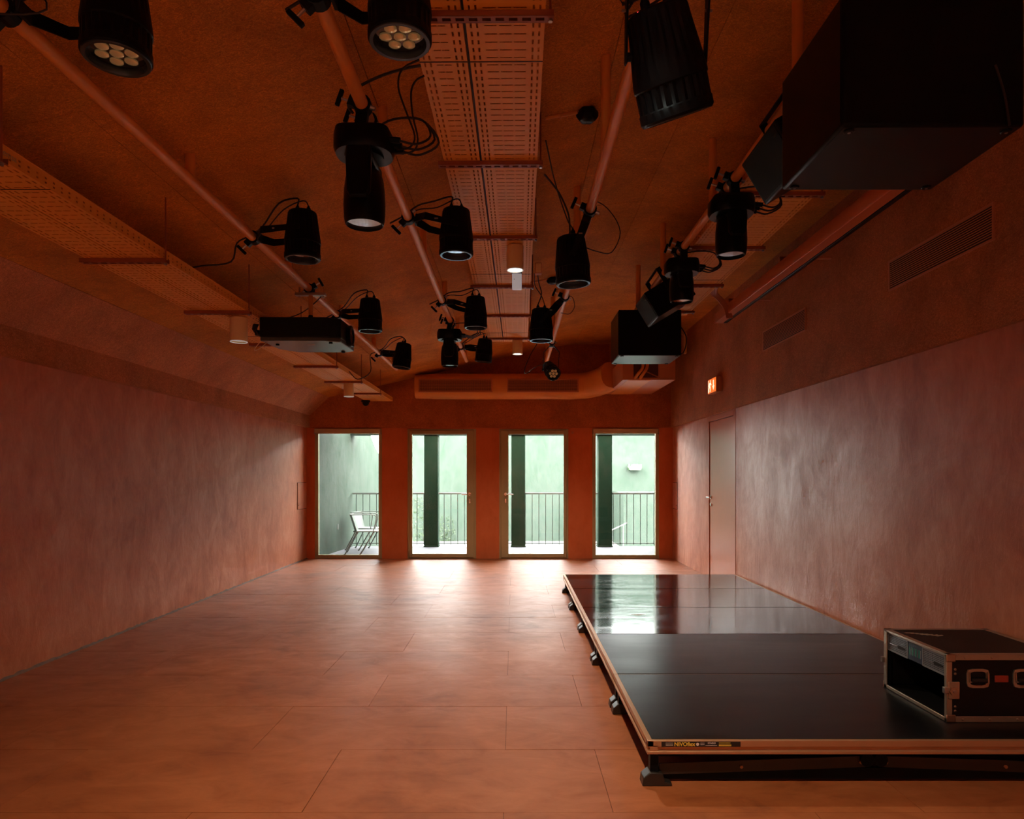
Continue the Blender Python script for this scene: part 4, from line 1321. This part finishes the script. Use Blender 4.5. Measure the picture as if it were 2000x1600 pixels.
for lab, p, d in (('black ceiling sensor at the end of an orange conduit near the viewer', (1147, 224), 3.85), ('tiny black ceiling sensor at the end of an orange conduit beyond the emergency light', (1079, 550), 7.1)):
    X = (p[0] - VX) / FPX * d
    s = thing('ceiling_sensor', lab, 'sensor', (X, d, zceil(X)), group='black sensors on the ceiling')
    MB().lathe([(.058, .0), (.065, -.014), (.065, -.034), (.048, -.058), (.02, -.066), (.001, -.067)], 6).build('body', 'black_gloss', s, bevel=.006)
    MB().cyl((-.045, -.01, -.012), (-.24, -.03, -.052 - .008), .011, 10).build('conduit', 'orange_paint', s)
    MB().cyl((-.045, -.01, -.012), (-.06, -.012, -.016), .015, 10).build('gland', 'chrome', s)
    MB().cyl((-.15, -.02, -.040), (-.158, -.021, -.042), .016, 10).build('saddle', 'orange_paint', s)
dc = thing('dome_camera', 'black dome camera under the far end of the outer tray', 'camera', (-2.335, 10.78, 2.545))
MB().lathe([(.070, .0), (.070, -.022), (.062, -.030)], 28).build('housing', 'black_metal', dc)
MB().lathe([(.055, -.028), (.050, -.055), (.034, -.078), (.012, -.088), (.001, -.089)], 28).build('dome', 'black_gloss', dc)

# exit sign on the right wall
ex = thing('exit_sign', 'glowing orange emergency exit sign with white arrow above the plain door', 'sign', (BR, 8.545, 2.39))
MB().box((-.075, -.175, 0), (-.002, .175, .185)).build('case', 'unit_paint', ex, bevel=.004)
fc = MB().box((-.0785, -.168, .007), (-.074, .168, .178)).build('face', 'sign_orange', ex)
# face is read from inside the room: local +y is away from the viewer, so reading direction is far to near
def sg(pts, lift=.0012):
    return MB().prism([(a, b) for a, b in pts], -.0785 - lift, -.078, axis=0)
sg([(-.055, .155), (-.085, .155), (-.085, .085), (-.115, .085), (-.07, .03), (-.025, .085), (-.055, .085)]).build('arrow', 'sign_white', fc)
man = MB()
for pts in ([(.052, .168), (.072, .168), (.076, .150), (.062, .142), (.048, .150)], [(.04, .138), (.085, .142), (.098, .095), (.070, .085)], [(.09, .10), (.13, .06), (.145, .02), (.128, .02), (.112, .055), (.07, .088)],
            [(.085, .095), (.062, .055), (.088, .022), (.068, .018), (.040, .052), (.062, .092)], [(.045, .135), (.012, .108), (.018, .096), (.055, .115)], [(.085, .14), (.12, .118), (.132, .09), (.118, .088), (.108, .108), (.08, .12)]):
    man.prism(pts, -.0797, -.078, axis=0)
man.build('running_figure', 'sign_white', fc)
MB().box((-.0797, .135, .012), (-.078, .150, .172)).build('door_symbol', 'sign_white', fc)

# louvred vents in the right wall
for lab, ya, yb, zb in (('long louvred vent in the fibre panels nearer the viewer', 3.63, 4.65, 2.607), ('long louvred vent in the fibre panels near the exit sign', 5.97, 7.0, 2.625)):
    v = thing('wall_vent', lab, 'vent', (BR, (ya + yb) / 2, zb), group='louvred vents in the stage wall')
    h = (yb - ya) / 2
    mb = MB()
    mb.box((-.008, -h, 0), (0, h, .012)); mb.box((-.008, -h, .193), (0, h, .205)); mb.box((-.008, -h, .012), (0, -h + .012, .193)); mb.box((-.008, h - .012, .012), (0, h, .193))
    mb.build('frame', 'unit_paint', v)
    MB().box((-.0015, -h + .01, .01), (-.0005, h - .01, .195)).build('void', 'dark_slot', v)
    sl = None
    for q in range(13):
        z = .020 + q * .0137
        if sl is None:
            sl = MB().add([(-.001, -h + .012, .006), (-.010, -h + .012, 0), (-.010, -h + .012, .0060), (-.001, -h + .012, .0085),
                           (-.001, h - .012, .006), (-.010, h - .012, 0), (-.010, h - .012, .0060), (-.001, h - .012, .0085)],
                          [(0, 1, 2, 3), (7, 6, 5, 4), (0, 4, 5, 1), (1, 5, 6, 2), (2, 6, 7, 3), (3, 7, 4, 0)]).build('slat', 'unit_paint', v, loc=(0, 0, z))
        else:
            link_copy(sl, v, (0, 0, z))

# projection screen case
sc = thing('projection_screen', 'long red-orange rolled projection screen case along the stage wall', 'screen', (2.11, 5.3, 2.95))
ln_ = 1.83
MB().prism([(0, 0), (.080, 0), (.085, .01), (.085, .098), (.075, .105), (.0, .100), (-.006, .085), (-.006, .012)], -ln_, ln_, axis=1).build('case', 'screen_case', sc, bevel=.003)
MB().box((.086, -ln_, -.004), (.118, ln_, .040)).build('drop_bar', 'black_gloss', sc, bevel=.004)
for yy in (-ln_ - .004, ln_ + .004):
    MB().prism([(-.008, -.003), (.088, -.003), (.088, .108), (-.008, .104)], yy - .004, yy + .004, axis=1).build('end_cap', 'screen_case', sc)
for yy in (-1.5, 0.2, 1.5):
    mb = MB(); mb.box((.03, yy - .015, .10), (.06, yy + .015, .16)); mb.box((.03, yy - .015, .15), (BR - 2.11, yy + .015, .165))
    mb.build('wall_bracket', 'unit_paint', sc)

# ------------------------------------------------------------------ air duct on the end wall
ad = thing('air_duct', 'orange rounded air duct with two grilles across the end wall', 'air duct', (0, 10.9, 2.78))
path = [(-1.56, .0, .0), (-1.2, 0, 0), (-.6, 0, 0), (0, 0, 0), (.5, 0, 0), (.9, 0, 0), (1.15, -.02, .01), (1.30, -.12, .03), (1.40, -.26, .06), (1.47, -.40, .09), (1.505, -.50, .11)]
vs = []; fs = []; n = 20
P_ = [Vector(p) for p in path]
for i, p in enumerate(P_):
    d_ = (P_[min(i + 1, len(P_) - 1)] - P_[max(i - 1, 0)]).normalized()
    side = Vector((0, 0, 1)).cross(d_).normalized(); up = d_.cross(side)
    r = .205 if i else .19
    for q in range(n):
        a = 2 * math.pi * q / n
        ca, sa = math.cos(a), math.sin(a)
        ca = math.copysign(abs(ca) ** .75, ca); sa = math.copysign(abs(sa) ** .85, sa)
        wob = 1 + .012 * math.sin(i * 2.1 + q)
        off = side * ca * r * .92 * wob + up * sa * r * wob
        if i < 7:
            v_ = p + off; v_.y = min(v_.y, .20)
        else:
            v_ = p + off
        vs.append(v_)
for i in range(len(P_) - 1):
    for q in range(n):
        fs.append((i * n + q, (i + 1) * n + q, (i + 1) * n + (q + 1) % n, i * n + (q + 1) % n))
fs += [tuple(range(n)), tuple(range((len(P_) - 1) * n, len(P_) * n))[::-1]]
MB().add(vs, fs).build('duct', 'duct_paint', ad, bevel=.0)
for gx0, gx1 in ((-1.49, -.33), (-.10, 1.02)):
    w_ = gx1 - gx0
    mb = MB(); M_ = Matrix.Translation((gx0, -.215, -.115))
    g = .018
    mb.box((0, 0, 0), (w_, .06, g), M_); mb.box((0, 0, .215 - g), (w_, .06, .215), M_); mb.box((0, 0, g), (g, .06, .215 - g), M_); mb.box((w_ - g, 0, g), (w_, .06, .215 - g), M_)
    gr = mb.build('grille', 'unit_paint', ad, bevel=.003)
    MB().box((g, .02, g), (w_ - g, .03, .215 - g), M_).build('grille_void', 'dark_slot', gr)
    for q in range(9):
        MB().box((g, .002, .024 + .0195 * q), (w_ - g, .014, .0325 + .0195 * q), M_).build('slat', 'unit_paint', gr)
    mb = MB()
    for q in range(40):
        x = g + (w_ - 2 * g) * (q + .5) / 40
        mb.box((x - .0012, .006, g), (x + .0012, .018, .215 - g), M_)
    mb.build('vane_grid', 'unit_paint', gr)
au = thing('air_handling_unit', 'flat terracotta air handling unit in the corner behind the far loudspeaker', 'air handler', (1.88, 10.26, 2.68))
MB().box((-.37, -.82, 0), (.36, .84, .30)).build('casing', 'unit_paint', au, bevel=.006)
MB().box((-.30, -.80, -.004), (.02, .82, .001)).build('service_panel', 'duct_paint', au)
MB().box((-.22, -.826, .03), (.12, -.819, .27)).build('front_panel', 'joint_dark', au)
MB().box((.14, -.827, .03), (.31, -.819, .27)).build('control_cover', 'unit_paint', au, bevel=.003)
for q in range(2):
    MB().tube([(-.20 + .07 * q, -.80, .02), (-.17 + .07 * q, -.87, .07), (-.11 + .06 * q, -.88, .15), (-.09 + .06 * q, -.84, .24)], .022, 10).build('insulated_pipe', 'duct_paint', au)
MB().tube([(-.05, -.86, .11), (.06, -.85, .06), (.14, -.83, .03)], .008, 8).build('drain_hose', 'cable_orange', au)
# threaded hangers of the unit up to the ceiling
for x in (-.33, .32):
    for y in (-.7, .7):
        MB().cyl((x, y, .29), (x, y, zceil(1.88 + x) - 2.68 + .01), .005, 8).build('hanger_rod', 'orange_paint', au)
